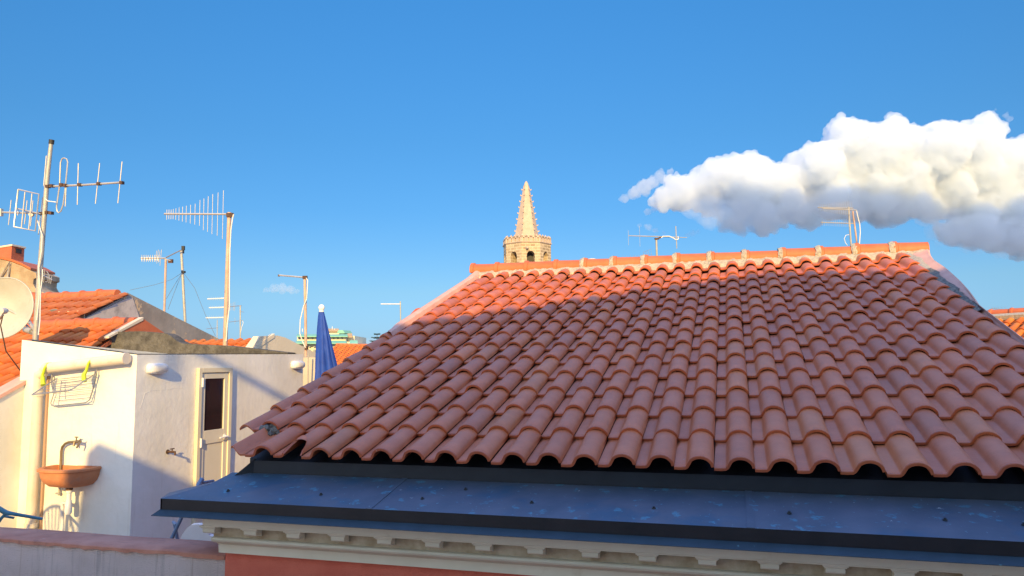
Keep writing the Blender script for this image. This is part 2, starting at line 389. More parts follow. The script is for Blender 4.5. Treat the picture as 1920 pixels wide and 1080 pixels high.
# back slope tiles (coarse)
SVb = Vector((0, -cos(SL), sin(SL))); NVb = Vector((0, sin(SL), cos(SL)))
for k in range(14):
    for c in range(0, 25):
        O = Vector((X0+(c+.4)*TW, rY+.10, rZ+.03)) - SVb*((k+1)*TL)
        tile_mesh(mb, O, Vector((-1,0,0)), SVb, NVb, TW, TL, srows=(0,.01,.40), n=5)
mb.build('tiled_slope', M['tile'], house)

# ridge caps
def ridge_caps(xs, y, z, r, zf=None, dabs=True, parent=None, name='ridge_cap'):
    mb = MB(); md = MB()
    for i in range(len(xs)-1):
        xa, xb = xs[i], xs[i+1]+.03
        n = 12; vs = []; j = random.gauss(0, .004)
        secs = [(0, 1.20), (.004, 1.24), (.045, 1.22), (.055, 1.04), (.5*(xb-xa), .98), (xb-xa, .93)]
        for d, q in secs:
            for k in range(n+1):
                a = pi*(-.10 + 1.2*k/n); vs.append((xa+d, y - cos(a)*r*q, z + j + sin(a)*r*q))
        m = n+1; fs = [(s_*m+k, (s_+1)*m+k, (s_+1)*m+k+1, s_*m+k+1) for s_ in range(len(secs)-1) for k in range(n)]
        fs.append(tuple(range(m)))
        fs.append(tuple(reversed(range((len(secs)-1)*m, len(secs)*m))))
        mb.add(vs, fs, 0, True)
        if dabs and i > 3:
            vs = []
            for d, q in ((-.045, 1.06), (-.035, 1.16), (-.004, 1.27), (.012, 1.27)):
                for k in range(n+1):
                    a = pi*(-.10+1.2*k/n); q2 = q + random.uniform(-.05, .05); vs.append((xa+d+random.uniform(-.008,.008), y-cos(a)*r*q2, z+sin(a)*r*q2))
            md = MB(); md.add(vs, [(s_*m+k, (s_+1)*m+k, (s_+1)*m+k+1, s_*m+k+1) for s_ in range(3) for k in range(n)], 0, True); md.build('ridge_mortar_collar', M['mortar'], parent)
    o = mb.build(name, M['ridge'], parent)
    return o
RY, RZ = rY+.0, rZ+.095
jp = [885, 930, 985, 1040, 1095, 1150, 1208, 1268, 1332, 1397, 1465, 1535, 1602, 1672]
rx = [at(u, 498-(u-885)*.047, Y=RY).x for u in jp] + [2.12]
ridge_caps(rx, RY, RZ, .088, parent=house)
# mortar bed under the ridge (irregular)
mb = MB(); vs = []; nn = 150
for i in range(nn+1):
    x = -3.25 + (2.12+3.25)*i/nn; c = (x-X0)/TW
    ph = (c % 1.0); arc = max(0, cos(2*pi*ph))*.035
    for (ds, h) in ((-.17, .020), (-.15, .040+arc), (-.09, .075+arc*.6), (-.02, .10), (.03, .11)):
        q = roofpt(c, ST+ds+random.uniform(-.012, .012), h+random.uniform(-.006, .006)); vs.append((x, q.y, q.z - (.006+sag(c, ST+ds))))
mb.add(vs, [(i*5+k, (i+1)*5+k, (i+1)*5+k+1, i*5+k+1) for i in range(nn) for k in range(4)], 0, True)
mb.build('ridge_mortar_bed', M['mortar'], house)

# left verge plaster strip and right plaster upstand
mb = MB(); vs = []; nn = 40
for i in range(nn+1):
    t = i/nn; s = (7.2+(15.3-7.2)*t)*TL
    b0 = roofpt(-.75, s, 0); j = random.uniform(-.006, .006)
    w = .085*min(1, (t+.05)*6) + .015
    fl = .10*max(0, t-.86)/.14
    for (x, h) in ((.015+j, .02), (.0+j, .062), (-.03, .075+fl*.3), (-w*.6, .072+fl*.4), (-w, .055+fl*.3), (-w-.01, -.5)):
        vs.append(b0+XV*x+NV*h*1.0)
m = 6; mb.add(vs, [(i*m+k, i*m+k+1, (i+1)*m+k+1, (i+1)*m+k) for i in range(nn) for k in range(m-1)], 0, True)
mb.build('verge_plaster', M['plaster_pink'], house)
# right: crest follows the bulging outline
mb = MB(); md = MB(); vs = []; vd = []
outl = [(1736,456),(1742,461),(1745,474),(1752,483),(1775,498),(1800,520),(1817,538),(1830,555),(1842,573),(1855,590),(1872,610),(1890,630),(1920,662),(1960,708),(2060,830),(2140,930)]
def plane_pt(u, v, off):
    d = ray(u, v); p0 = Vector((0, Y0, Z0)) + NV*off
    return d*(p0.dot(NV)/d.dot(NV))
op = [plane_pt(u, v, .015) for u, v in outl]
def interp(Yv):
    for a, b in zip(op, op[1:]):
        if b.y <= Yv <= a.y: t = (Yv-a.y)/(b.y-a.y); return a.x+(b.x-a.x)*t
    return op[0].x if Yv > op[0].y else op[-1].x
m = 7; nn = 70
for i in range(nn+1):
    s = (-.1 + 15.25*i/nn)*TL; q = roofpt(24.30, s, 0); xo = max(interp(roofpt(0, s, CR).y), X0+24.42*TW)
    j = random.uniform(-.007, .007); k = s/TL
    wi = min(.10, max(0, (xo-X0-24.45*TW)*.6))
    zr = lambda h: q + NV*h
    for x, h in ((q.x+j, -.01), (q.x+j+.01, .035), (q.x+.03+j, .05), (q.x+.03+wi, .07), (xo-.02, .088), (xo, .07), (xo+.004, -.9)):
        p = q+NV*h; vs.append((x, p.y, p.z))
    hw = .6+.8*abs(sin(i*.37))*min(1, max(0, (k-8)/4))
    for x, h in ((q.x-.07+random.uniform(-.02,.02), .03), (q.x-.03, .060+random.uniform(-.01,.01)), (q.x+.02*hw+random.uniform(-.012,.012), .072), (q.x+.05*hw+random.uniform(-.02,.02), .058)):
        p = q+NV*h; vd.append((x, p.y, p.z))
mb.add(vs, [(i*m+k, (i+1)*m+k, (i+1)*m+k+1, i*m+k+1) for i in range(nn) for k in range(m-1)], 0, True)
mb.build('verge_plaster', M['plaster_pink'], house)
vd = vd[36*4:]; md.add(vd, [(i*4+k, (i+1)*4+k, (i+1)*4+k+1, i*4+k+1) for i in range(nn-36) for k in range(3)], 0, True)
for fi in range(len(md.f)): md.m[fi] = 0 if fi//3 > 20 else 1
md.build('verge_mortar', [M['mortar'], M['dmortar']], house)

# walls of the house
mb = MB()
WL, WR, WY = -3.04, 2.5, 3.965
mb.box((WL, WY, -9), (WR, 13.9, -.80))
mb.prism([(WL-.12, 4.3, -.72), (WL-.12, RY, rZ-.08), (WL-.12, 13.9, -.72)], (.1, 0, 0))
mb.prism([(1.98, 4.3, -.72), (1.98, RY, rZ-.08), (1.98, 13.9, -.72)], (.1, 0, 0))
mb.build('wall', M['pinkwall'], house)
# riser under the eave
mb = MB(); 
mb.prism([(-3.0, 4.17, -.70), (-3.0, 4.17, -.605), (-3.0, 4.9, -.375), (-3.0, 4.9, -.70)], (5.2, 0, 0))
mb.prism([(-3.08, 4.24, -.70), (-3.08, 4.24, -.60), (-3.08, 9, .98), (-3.08, 13, -.70)], (.09, 0, 0))
mb.add([(-3.0,4.17,-.60),(-3.0,4.17,-.69),(-3.10,4.10,-.70),(-3.10,4.45,-.70),(-3.0,4.5,-.55)], [(0,1,2),(0,2,3,4)])
mb.build('eave_flashing', M['membrane'], house)
# copper ledge
ledge = MB()
YI, ZI = 4.16, -.683
YO, ZO = 3.70, -.775
xr = 2.6
nseg = 40
vs = []
for i in range(nseg+1):
    x = -3.30 + (xr+3.30)*i/nseg
    for t in (0, .33, .66, 1):
        vs.append((max(x, -3.30+.0*t) if i else -3.30+.27*t, YO+(YI-YO)*t, ZO+(ZI-ZO)*t + random.gauss(0, .0014)*(1 if 0 < t < 1 else 0)))
ledge.add(vs, [(i*4+k, (i+1)*4+k, (i+1)*4+k+1, i*4+k+1) for i in range(nseg) for k in range(3)], 0, True)
ledge.add([(-3.30,YO,ZO), (-3.345,3.82,-.763), (-3.345,5.2,-.763), (-3.06,5.2,-.66), (-3.03,YI,ZI)], [(0,4,3,2,1)])
lo = ledge.build('copper_ledge', M['copper'], house)
fa = MB()
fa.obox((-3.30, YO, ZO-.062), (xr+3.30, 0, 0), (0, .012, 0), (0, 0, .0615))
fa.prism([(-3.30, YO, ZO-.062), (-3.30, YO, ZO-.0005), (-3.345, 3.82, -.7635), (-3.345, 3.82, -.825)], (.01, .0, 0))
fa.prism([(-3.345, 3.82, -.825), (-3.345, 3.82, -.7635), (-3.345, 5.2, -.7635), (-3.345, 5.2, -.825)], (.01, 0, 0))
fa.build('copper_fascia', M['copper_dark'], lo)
fl = MB()
fl.prism([(-3.325, 3.655, -.868), (-3.325, 3.655, -.865), (-3.295, YO+.004, -.836), (-3.295, YO+.010, -.840)], (xr+3.32, 0, 0))
fl.prism([(-3.325, 3.655, -.866), (-3.375, 3.80, -.855), (-3.345, 3.82, -.826), (-3.30, YO, -.837)], (0, .004, -.003))
fl.build('copper_drip', M['copper_lip'], lo)
for x in (-1.95, .02, 1.55):
    mb = MB(); mb.add([(x,YO-.001,ZO+.0035),(x+.035,YO-.001,ZO+.0035),(x+.035,YI,ZI+.0035),(x,YI,ZI+.0035),(x,YO-.001,ZO),(x,YI,ZI),(x+.035,YO-.001,ZO),(x+.035,YI,ZI)], [(0,1,2,3),(4,0,3,5),(1,6,7,2),(4,6,1,0)]); mb.build('ledge_seam', M['copper'], lo)
# screws and seams on the ledge
proto = None
for i, (u, v) in enumerate([(428,921),(602,928),(792,936),(997,943),(1226,954),(1480,963),(1772,976),(873,918),(1920,985)]):
    d = ray(u, v); p0 = Vector((0, YO, ZO)); nn_ = Vector((0, -(ZI-ZO), YI-YO)).normalized(); p = d*(p0.dot(nn_)/d.dot(nn_))
    mb = MB(); mb.lathe(p+nn_*.001, [(.011,0),(.011,.003),(.006,.004),(.006,.011),(0,.013)], 10, axis=nn_)
    s_ = mb.build('screw', M['black'], lo)
# cornice
prof = [(4.0,-.81),(3.716,-.81),(3.712,-.855),(3.720,-.866),(3.738,-.876),(3.755,-.883),(3.755,-.889),(3.765,-.892),(3.765,-.930),(3.775,-.934),(3.775,-.939),(3.865,-.939),
        (3.865,-1.014),(3.845,-1.019),(3.839,-1.029),(3.848,-1.041),(3.880,-1.055),(3.902,-1.064),(3.912,-1.072),(3.915,-1.122),(3.98,-1.126)]
mb = MB()
m = len(prof); vs = []
xsn = [-3.05] + [-3.05+(xr+3.05)*i/30 for i in range(1, 31)]
for i, x in enumerate(xsn):
    for (y, z) in prof: vs.append((x if i else (-3.13 if z > -.87 else -3.05), y, z+(0 if i else 0)))
fs = [(i*m+k, (i+1)*m+k, (i+1)*m+k+1, i*m+k+1) for i in range(len(xsn)-1) for k in range(m-1)]
fs.append(tuple(range(m)))
mb.add(vs, fs, 0)
mb.add([(-3.13,3.716,-.81),(-3.13,4.0,-.81),(-3.13,4.0,-.855),(-3.13,3.712,-.855)], [(0,1,2,3)])
corn = mb.build('cornice', M['cream'], house)
mb = MB(); mb.box((-3.045, 3.859, -1.013), (xr, 3.863, -.940)); mb.build('cornice_recess', M['cream_ochre'], corn)  # darker ochre back between the brackets, raises their contrast
bp_me = None
for i in range(20):
    x = -3.035 + .2865*i
    if bp_me is None:
        mb = MB()
        wt, wb = .056, .042
        mb.prism([(-wt,3.785,-.9395),(-wt,3.785,-.949),(-wt,3.858,-.949),(-wt,3.858,-.9395)], (2*wt,0,0))
        mb.prism([(-wt+.006,3.792,-.949),(-wt+.006,3.795,-.957),(-wt+.006,3.858,-.957),(-wt+.006,3.858,-.949)], (2*wt-.012,0,0))
        pz = [(3.798,-.957),(3.798,-.976),(3.806,-.984),(3.825,-.980),(3.845,-.988),(3.858,-.996),(3.858,-.957)]
        mb.prism([(-wb, y, z) for y, z in pz], (2*wb, 0, 0))
        bo = mb.build('bracket', M['cream'], None, bevel=.0025); bp_me = bo.data; bo.parent = corn
        bo.location = Vector((x, 0, 0)) - wloc(corn); first = bo
    else:
        bo = first.copy(); C.objects.link(bo); bo.parent = corn; bo.location = Vector((x, 0, 0)) - wloc(corn)
# weeds on the verge corner
# ------------------------------------------------------------------ ground, terraces
def struct(name, mb, m): return tag(mb.build(name, m), kind='structure')
mb = MB(); mb.add([(-6000,-3000,-9.02),(6000,-3000,-9.02),(6000,12000,-9.02),(-6000,12000,-9.02)], [(0,1,2,3)]); struct('ground', mb, M['ground'])
mb = MB(); mb.box((-9.5, 4.255, -2.3), (-3.18, 11, -2.06)); struct('terrace_floor', mb, M['terrace'])

# foreground parapet
par = empty('parapet_wall', (-6, 4.1, -2), 'low grey pebble-rendered parapet wall with dull red coping, lower left in shade', 'wall')
mb = MB(); mb.box((-11, 4.0, -9), (WL-.004, 4.25, -1.175)); mb.build('wall', M['parapet'], par)
mb = MB(); vs = []; nn = 160
for i in range(nn+1):
    x = -11 + (-3.06+11)*i/nn; j = random.uniform(-.006, .006)
    for y, z in ((4.005, -1.185), (3.985+j, -1.182+j), (3.984+j, -1.160), (3.998, -1.150), (4.10, -1.146), (4.24, -1.148), (4.256, -1.16), (4.252, -1.2)):
        vs.append((x, y, z + .002*sin(x*5)))
mb.add(vs, [(i*8+k, (i+1)*8+k, (i+1)*8+k+1, i*8+k+1) for i in range(nn) for k in range(7)], 0, True)
mb.build('coping', M['coping'], par)

# ------------------------------------------------------------------ white rooftop hut
HX, HY = -5.8, 6.107
HL = -7.33
hut = empty('rooftop_hut', (HX, HY, -2.06), 'white limewashed rooftop hut with glazed door, left of the tiled roof', 'hut')
HE = at(568, 664, X=HX)
zc = at(257, 665, X=HX).z; zl = at(47, 637, Y=HY).z; ze = HE.z
mb = MB()
vsb = [(HL,HY,-2.06),(HX,HY,-2.06),(HX,HE.y,-2.06),(HL,HE.y,-2.06),(HL,HY,zl),(HX,HY,zc),(HX,HE.y,ze),(HL,HE.y,zl-.18)]
vsb[1] = (HX-.0, HY, -2.06)
# subdivided wavy wall faces
def wavy(mb, a, b, c, d, nu, nv, amp, nrm):
    a, b, c, d = map(Vector, (a, b, c, d)); vs = []; nrm = Vector(nrm)
    for j in range(nv+1):
        for i in range(nu+1):
            u, v = i/nu, j/nv; p = (a*(1-u)+b*u)*(1-v) + (d*(1-u)+c*u)*v
            e = 0 if i in (0, nu) or j in (0, nv) else amp*(sin(u*11+v*7)+sin(v*13-u*5)+random.gauss(0, .4))
            vs.append(p + nrm*e)
    mb.add(vs, [(j*(nu+1)+i, j*(nu+1)+i+1, (j+1)*(nu+1)+i+1, (j+1)*(nu+1)+i) for j in range(nv) for i in range(nu)], 0, True)
wavy(mb, vsb[0], vsb[1], vsb[5], vsb[4], 16, 20, .0018, (0,-1,0))
wavy(mb, vsb[1], vsb[2], vsb[6], vsb[5], 24, 20, .0018, (1,0,0))
mb.add(vsb, [(2,3,7,6),(3,0,4,7)])
mb.build('wall', M['hut'], hut)
# roof skin
mb = MB(); o_ = .012
mb.add([(HL+.02,HY+.02,zl+.004),(HX-.01,HY+.02,zc+.006),(HX-.01,HE.y-.02,ze+.008),(HX-.09,HE.y-.02,ze+.008),(HX-.09,HY+.10,zc+.012),(HL+.02,HY+.10,zl+.008)], [(0,1,4,5),(1,2,3,4)])
mb.add([(HL+.02,HY+.10,zl+.007),(HX-.09,HY+.10,zc+.011),(HX-.09,HE.y-.02,ze+.007),(HL+.02,HE.y-.02,zl-.20),(HL+.02,HY+.10,zl-.13),(HX-.09,HY+.10,zc-.11),(HX-.09,HE.y-.02,ze-.11)], [(0,4,5,1),(1,5,6,2),(4,3,6,5)])
mb.build('roof_skin', M['hut_dirt'], hut)
# cement upstand behind the hut roof
UY = HE.y-.3
mb = MB()
pts = [(120,642),(165,637),(200,631),(222,622),(262,621),(311,625),(322,631),(331,639),(342,644),(380,646),(422,648),(480,654),(525,659.5),(540,661)]
top = [at(u, v, Y=UY) for u, v in pts]
poly = top + [Vector((top[-1].x, UY, -.5)), Vector((top[0].x, UY, -.5))]
mb.prism(poly, (0, .18, 0)); mb.build('cement_upstand', M['hut_dirt'], hut)

# door on the X face
dz1 = -.013; dY0 = at(368, 690, X=HX).y; dY1 = at(431, 688, X=HX).y
mb = MB(); fw = .055
mb.box((HX+.002, dY0, -2.0), (HX+.045, dY0+fw, dz1)); mb.box((HX+.002, dY1-fw, -2.0), (HX+.045, dY1, dz1)); mb.box((HX+.002, dY0+fw, dz1-fw), (HX+.045, dY1-fw, dz1))
df = mb.build('door_frame', M['doorframe'], hut, bevel=.004)
a0, a1 = dY0+fw+.004, dY1-fw-.004
st = .065
zt = dz1-fw-.004; zrail = at(379, 808, X=HX).z; zrb = at(379, 833, X=HX).z
mb = MB()
mb.box((HX+.008, a0, -2.0), (HX+.030, a0+st, zt)); mb.box((HX+.008, a1-st, -2.0), (HX+.030, a1, zt))
mb.box((HX+.008, a0+st, zt-.065), (HX+.030, a1-st, zt)); mb.box((HX+.008, a0+st, zrb), (HX+.030, a1-st, zrail)); mb.box((HX+.008, a0+st, -2.0), (HX+.018, a1-st, zrb))
dr = mb.build('door', M['door'], hut, bevel=.003)
mb = MB(); mb.box((HX+.009, a0+st, zrail), (HX+.013, a1-st, zt-.065)); mb.build('window_pane', M['glass'], dr)
mb = MB(); hy = a1-st*.5-.01; hz = at(412, 820, X=HX+.05).z
mb.lathe((HX+.03, hy, hz), [(0,0),(.028,0),(.028,.006),(.012,.010),(.012,.045),(0,.046)], 14, axis=(1,0,0))
mb.tube([(HX+.07, hy+.01, hz), (HX+.075, hy-.04, hz+.002), (HX+.07, hy-.13, hz-.004)], [.011,.010,.008], 8)
mb.build('door_handle', M['whiteplastic'], dr)
for z in (at(376, 717, X=HX).z, at(372, 830, X=HX).z):
    mb = MB(); mb.tube([(HX+.048, dY0+fw, z-.05), (HX+.048, dY0+fw, z+.05)], .012, 10); mb.build('hinge', M['whiteplastic'], df)

# drainpipe on the front face
pp = MB(); r = .05; PY = HY-.085
pA_ = at(237, 672, Y=PY); pB_ = at(84, 691, Y=PY); pC_ = at(73, 700, Y=PY)
pp.tube([pA_, pB_], r*1.08, 16)
el_ = []
for i in range(7):
    t = i/6; el_.append(Vector((pC_.x+(pB_.x-pC_.x)*(1-cos(0))*0 + (pB_.x-pC_.x)*cos(t*pi/2)*1.0, PY, pB_.z-.05*sin(t*pi/2)-.02*t)))
pp.tube(el_ + [Vector((pC_.x-.005, PY, -2.05))], r, 16)
dp = pp.build('drainpipe', M['pipe'], hut)
mb = MB(); mb.tube([pA_+Vector((.006,0,.0)), pA_+Vector((-.03,0,0))], r*1.18, 16)
q = pA_*.32+pB_*.68; 
mb.tube([pB_+(pA_-pB_)*.01, pB_+(pA_-pB_)*.05], r*1.2, 16); mb.build('pipe_collar', M['pipe'], dp)
mb = MB(); mb.box((pC_.x+r*.75, HY-.025, -2.0), (pC_.x+r*.75+.022, HY-.003, pC_.z-.03)); mb.build('rusty_strip', M['rustline'], dp)
mb = MB(); mb.tube([(pC_.x, PY, at(60, 985, Y=PY).z-.02), (pC_.x, PY, at(60, 985, Y=PY).z+.02)], r*1.2, 16); mb.tube([(pC_.x, PY, at(65,740, Y=PY).z-.012), (pC_.x, PY, at(65,740, Y=PY).z+.012)], r*1.12, 16); mb.build('pipe_clamp', M['pipe'], dp)

# cracks in the hut plaster (raised flakes)
mb = MB()
for line in [[(262,765),(268,752),(272,738),(285,733),(320,730),(325,728),(350,729)],[(346,742),(344,755),(347,768)]]:
    pts3 = [at(u+random.uniform(-1,1), v+random.uniform(-1,1), X=HX)+Vector((.001,0,0)) for u, v in line]
    mb.tube(pts3, .0007, 5)
mb.build('plaster_crack', M['hut'], hut)

# wall lamps
def wall_lamp(u, v, w_, label):
    p = at(u, v, X=HX); r_ = empty('wall_lamp', p, label, 'wall lamp', 'oval bulkhead lamps on the white hut')
    def shell(sc, x0, x1, y0, y1, nm, m_):
        mb = MB(); n1, n2 = 8, 20; vs = []
        for i in range(n1+1):
            t = i/n1; e = (1-t**2.6)**(1/2.6)
            for k in range(n2):
                a = 2*pi*k/n2; ca, sa = cos(a), sin(a)
                sq = lambda c: (abs(c)**.55)*(1 if c >= 0 else -1)
                vs.append(p + Vector((x0+(x1-x0)*t, y0+(y1-y0)*(.5+.5*sq(ca)*max(.05, e)) , .058*sc*sq(sa)*max(.05, e))))
        mb.add(vs, [(i*n2+k, i*n2+(k+1) % n2, (i+1)*n2+(k+1) % n2, (i+1)*n2+k) for i in range(n1) for k in range(n2)] + [tuple(n1*n2+k for k in range(n2))], 0, True)
        return mb.build(nm, m_, r_)
    shell(1.0, .003, .085, -w_, w_, 'housing', M['whiteplastic'])
    shell(.84, .04, .105, -w_*.72, w_*.86, 'diffuser', M['diffuser'])
    return r_
wall_lamp(291, 691, .130, 'white bulkhead lamp on the hut wall left of the glazed door')
wall_lamp(555, 684, .130, 'white bulkhead lamp at the far end of the hut wall, nearest the parasol')

# valve on the X face
p = at(314, 847, X=HX); t_ = empty('outdoor_tap', p, 'small dark tap sticking out of the hut wall beside the door frame', 'tap')
mb = MB(); mb.tube([p, p+Vector((.05,0,0)), p+Vector((.10,.0,0))], [.012,.012,.010], 8); mb.tube([p+Vector((.095,.0,0)), p+Vector((.10,.0,-.035))], .010, 8); mb.tube([p+Vector((.0,0,0)), p+Vector((.006,0,0))], .024, 10)
mb.build('body', M['rust'], t_)
mb = MB(); mb.tube([p+Vector((.06,0,.0)), p+Vector((.06,0,.03))], .006, 6); mb.tube([p+Vector((.06,-.03,.032)), p+Vector((.06,.03,.032))], .006, 6); mb.build('handle', M['rust'], t_)

# clothes rack hanging on the pipe
rk = empty('clothes_rack', at(120, 740, Y=HY-.05), 'folding grey wire clothes rack hung by lime-green hooks on the drainpipe', 'drying rack')
Yr = HY-.04
def hang(pts, rad, nm, m_):
    mb = MB(); mb.tube(pts, rad, 8); return mb.build(nm, m_, rk)
# lower frame lies against the wall
fr = MB()
P = lambda u, v, y=Yr: at(u, v, Y=y)
fr.tube([P(97,701),(P(101,738)),(P(95,756)),(P(97,760)),(P(102,761)),(P(160,755)),(P(168,750)),(P(176,725)),(P(181,702)),P(182,692)], .0065, 8)
Yf = HY-.42
def PF(u, v, t): return at(u, v, Y=Yr-(Yr-Yf)*t)
fr.tube([PF(107,709,.25), PF(101,736,.4), PF(102,737,.4)], .006, 8)
fr.tube([PF(107,709,.1), PF(60,740,1), PF(128,733,1), PF(140,727,.8), PF(160,713,.4), PF(181,700,.05)], .0065, 8)
fr.build('frame', M['rackmetal'], rk)
wr = MB()
for i in range(7):
    t = i/6; wr.tube([P(98+3*sin(t*2), 712+t*40), P(180-t*9, 705+t*40)], .0025, 5)
for i in range(6):
    t = (i+.5)/6; wr.tube([PF(107-47*t, 709+31*t, .1+.9*t), PF(181-50*t, 700+33*t, .05+.95*t)], .0025, 5)
wr.build('wires', M['rackmetal'], rk)
for (u, v, bx, by) in ((96,681,81,722),(178,672,158,715)):
    mb = MB(); YF = PY-.06
    pts = [at(u+4, v+3, Y=PY+.04), at(u, v, Y=PY), at(u-6, v+1, Y=PY-.02), at(u-12, v+9, Y=YF-.01), at(u-16, v+22, Y=YF), at(bx-1, by-12, Y=YF-.02), at(bx, by, Y=YF-.04)]
    mb.tube(pts, [.009,.010,.011,.012,.015,.021,.024], 10); mb.build('hook', M['limegreen'], rk)

# terracotta wash basin
BY = HY; bl = at(79, 877, Y=BY-.25); br = at(186, 873, Y=BY-.02)
bc = Vector(((bl.x+br.x)/2-.045, BY, at(132, 878, Y=BY-.2).z)); bw = .285
bs = empty('wash_basin', bc, 'terracotta wall-hung wash basin on the white hut wall', 'basin')
mb = MB(); n = 28; vs = []
rings = [(1.0,1.0,.0),(1.04,1.04,-.008),(1.04,1.04,-.028),(.98,.98,-.034),(.975,.975,-.05),(.95,.96,-.09),(.87,.90,-.135),(.70,.76,-.178),(.45,.50,-.200),(0.16,.2,-.205)]
def ringpts(sx, sy, z):
    out = []
    for k in range(n+1):
        a = pi*k/n; ca, sa = cos(a), sin(a)
        x = (abs(ca)**.75)*(1 if ca >= 0 else -1)*bw*sx; y = -(sa**.70)*.34*sy
        out.append(bc+Vector((-x, y, z)))
    return out
R = [ringpts(*q) for q in rings]
inner = [ringpts(.90,.88,-.002), ringpts(.86,.84,-.03), ringpts(.70,.70,-.12), ringpts(.3,.35,-.15)]
allr = list(reversed(R)) + inner
for q in allr: vs += q
m = n+1; mb.add(vs, [(i*m+k, (i+1)*m+k, (i+1)*m+k+1, i*m+k+1) for i in range(len(allr)-1) for k in range(n)] + [tuple(range(m)), tuple(reversed(range((len(allr)-1)*m, len(allr)*m)))], 0, True)
mb.add([v for v in (R[0][0], R[0][-1], inner[0][-1], inner[0][0])], [(0,1,2,3)])
mb.box(bc+Vector((-bw*.84,-.020,-.12)), bc+Vector((bw*.84,-.004,-.003)))
mb.build('bowl', M['terracotta'], bs)
mb = MB(); q = bc+Vector((.045,-.14,-.19))
mb.lathe(q, [(.033,0.01),(.033,-.03),(.03,-.035)], 16); mb.build('drain_flange', M['rust'], bs)
mb = MB(); mb.lathe(q, [(.030,-.03),(.030,-.06),(.022,-.065),(.022,-.13),(.027,-.135),(.030,-.17),(.033,-.175),(.034,-.25),(.026,-.27),(0,-.272)], 16)
mb.tube([q+Vector((0,0,-.17)), q+Vector((-.09,.03,-.165)), q+Vector((-.12,.04,-.18)), q+Vector((-.13,.05,-.23)), q+Vector((-.14,.07,-.5)), q+Vector((-.15,.08,-.95))], .018, 12)
mb.build('drain_trap', M['whiteplastic'], bs)
tp = empty('basin_tap', at(118, 870, Y=BY-.03), 'old bent brass pipe and tap above the terracotta basin', 'tap')
mb = MB(); tY = HY-.035
mb.tube([at(113, 905, Y=tY), at(114, 870, Y=tY), at(115, 846, Y=tY), at(117, 838, Y=tY), at(122, 832, Y=tY-.01), at(129, 829, Y=tY-.02), at(145, 828, Y=tY-.05)], .013, 10)
mb.build('pipe', M['brass'], tp)
mb = MB(); e = at(143, 828, Y=tY-.05)
mb.tube([e, e+Vector((.06,-.01,0))], .017, 10); mb.tube([e+Vector((.055,-.01,0)), e+Vector((.065,-.03,-.02)), e+Vector((.05,-.04,-.06))], [.013,.012,.009], 8)
mb.tube([e+Vector((-.02,0,-.0)), e+Vector((-.02,-.01,-.045))], .011, 8)
mb.build('spout', M['brass'], tp)
mb = MB(); mb.tube([e+Vector((0,0,0)), e+Vector((0,0,.045))], .007, 8); mb.tube([e+Vector((-.02,0,.045)), e+Vector((.02,0,.045))], .006, 8)
mb.tube([e+Vector((.05,-.01,.01)), e+Vector((.075,-.02,.03))], .006, 8); mb.build('handle', M['brass'], tp)
mb = MB(); w_ = at(111, 925, Y=tY); mb.tube([w_+Vector((0,0,.22)), w_, w_+Vector((0,0,-.02))], .011, 8); mb.tube([w_+Vector((-.03,-.01,-.0)), w_+Vector((.02,-.01,0))], .010, 8); mb.build('stop_valve', M['galv'], tp)

# ------------------------------------------------------------------ sloping side wall at the far left
sw = empty('sloping_side_wall', (HL, 5, -2.06), 'cream party wall with a sloping coping beside the drainpipe, far left', 'wall')
SX = -7.26
q0 = at(57, 708, X=SX); q1 = at(0, 740, X=SX); dq = (q1-q0)
q2 = q0+dq*(2.0/abs(dq.y)) if True else q1
mb = MB(); mb.prism([(SX, q0.y, -2.06), (SX, q0.y, q0.z-.03), (SX, q2.y, q2.z-.03), (SX, q2.y, -2.06)], (-.16, 0, 0)); mb.build('wall', M['hut'], sw)
mb = MB(); mb.prism([(SX+.02, q0.y+.01, q0.z-.03), (SX+.02, q0.y+.01, q0.z+.01), (SX+.02, q2.y, q2.z+.01), (SX+.02, q2.y, q2.z-.03)], (-.2, 0, 0)); mb.build('coping', M['plaster_pink'], sw)

# ------------------------------------------------------------------ orange roofed neighbour behind the hut (left)
def roof_tiles(mb, O, X, Sd, Nn, nc, nr, w=.205, L=.36, n=6, srows=(0,.004,.15,.38), arch=.068):
    for k in range(nr):
        for c in range(nc):
            tile_mesh(mb, O + X*(c*w) + Sd*(k*L), X, Sd, Nn, w, L, srows=srows, n=n, arch=arch)
def frame_of(A, B, down):
    # A left ridge end, B right ridge end, down: point on the slope; returns unit X, unit up-slope, normal
    X = (B-A).normalized(); Nn = X.cross(A-down).normalized()
    if Nn.z < 0: Nn = -Nn
    Sd = Nn.cross(X).normalized()
    if Sd.z < 0: Sd = -Sd
    return X, Sd, Nn
nb = empty('orange_roof_house', (-9, 9, -9), 'low orange tiled house with a red triangular gable behind the white hut', 'house')
GX = -8.75
g0 = at(222, 622, X=GX); g1 = at(268, 597, X=GX); g2 = at(311, 626, X=GX)
slope_n = (g1-g0)
mb = MB(); mb.prism([g0-Vector((0,0,.02)), g1, g2, Vector((GX, g2.y, -9)), Vector((GX, g0.y, -9))], (-.2, 0, 0)); mb.build('gable', M['redplaster'], nb)
lowY = 6.1
drop = (g0.z-g1.z)/(g1.y-g0.y)
slp = -drop
Sd = Vector((0, 1, slp)).normalized(); Nn = Vector((0, -Sd.z, Sd.y))
g1b = g1 - Sd*((g1.y-4.2)/Sd.y)
ln = (g1-g1b).length; nr = int(ln/.36)
mb = MB(); roof_tiles(mb, Vector((GX-.12-24*.205, g1.y, g1.z-.10)) - Sd*(nr*.36), XV, Sd, Nn, 24, nr, n=8)
mb.build('tiled_roof', M['tile2'], nb)
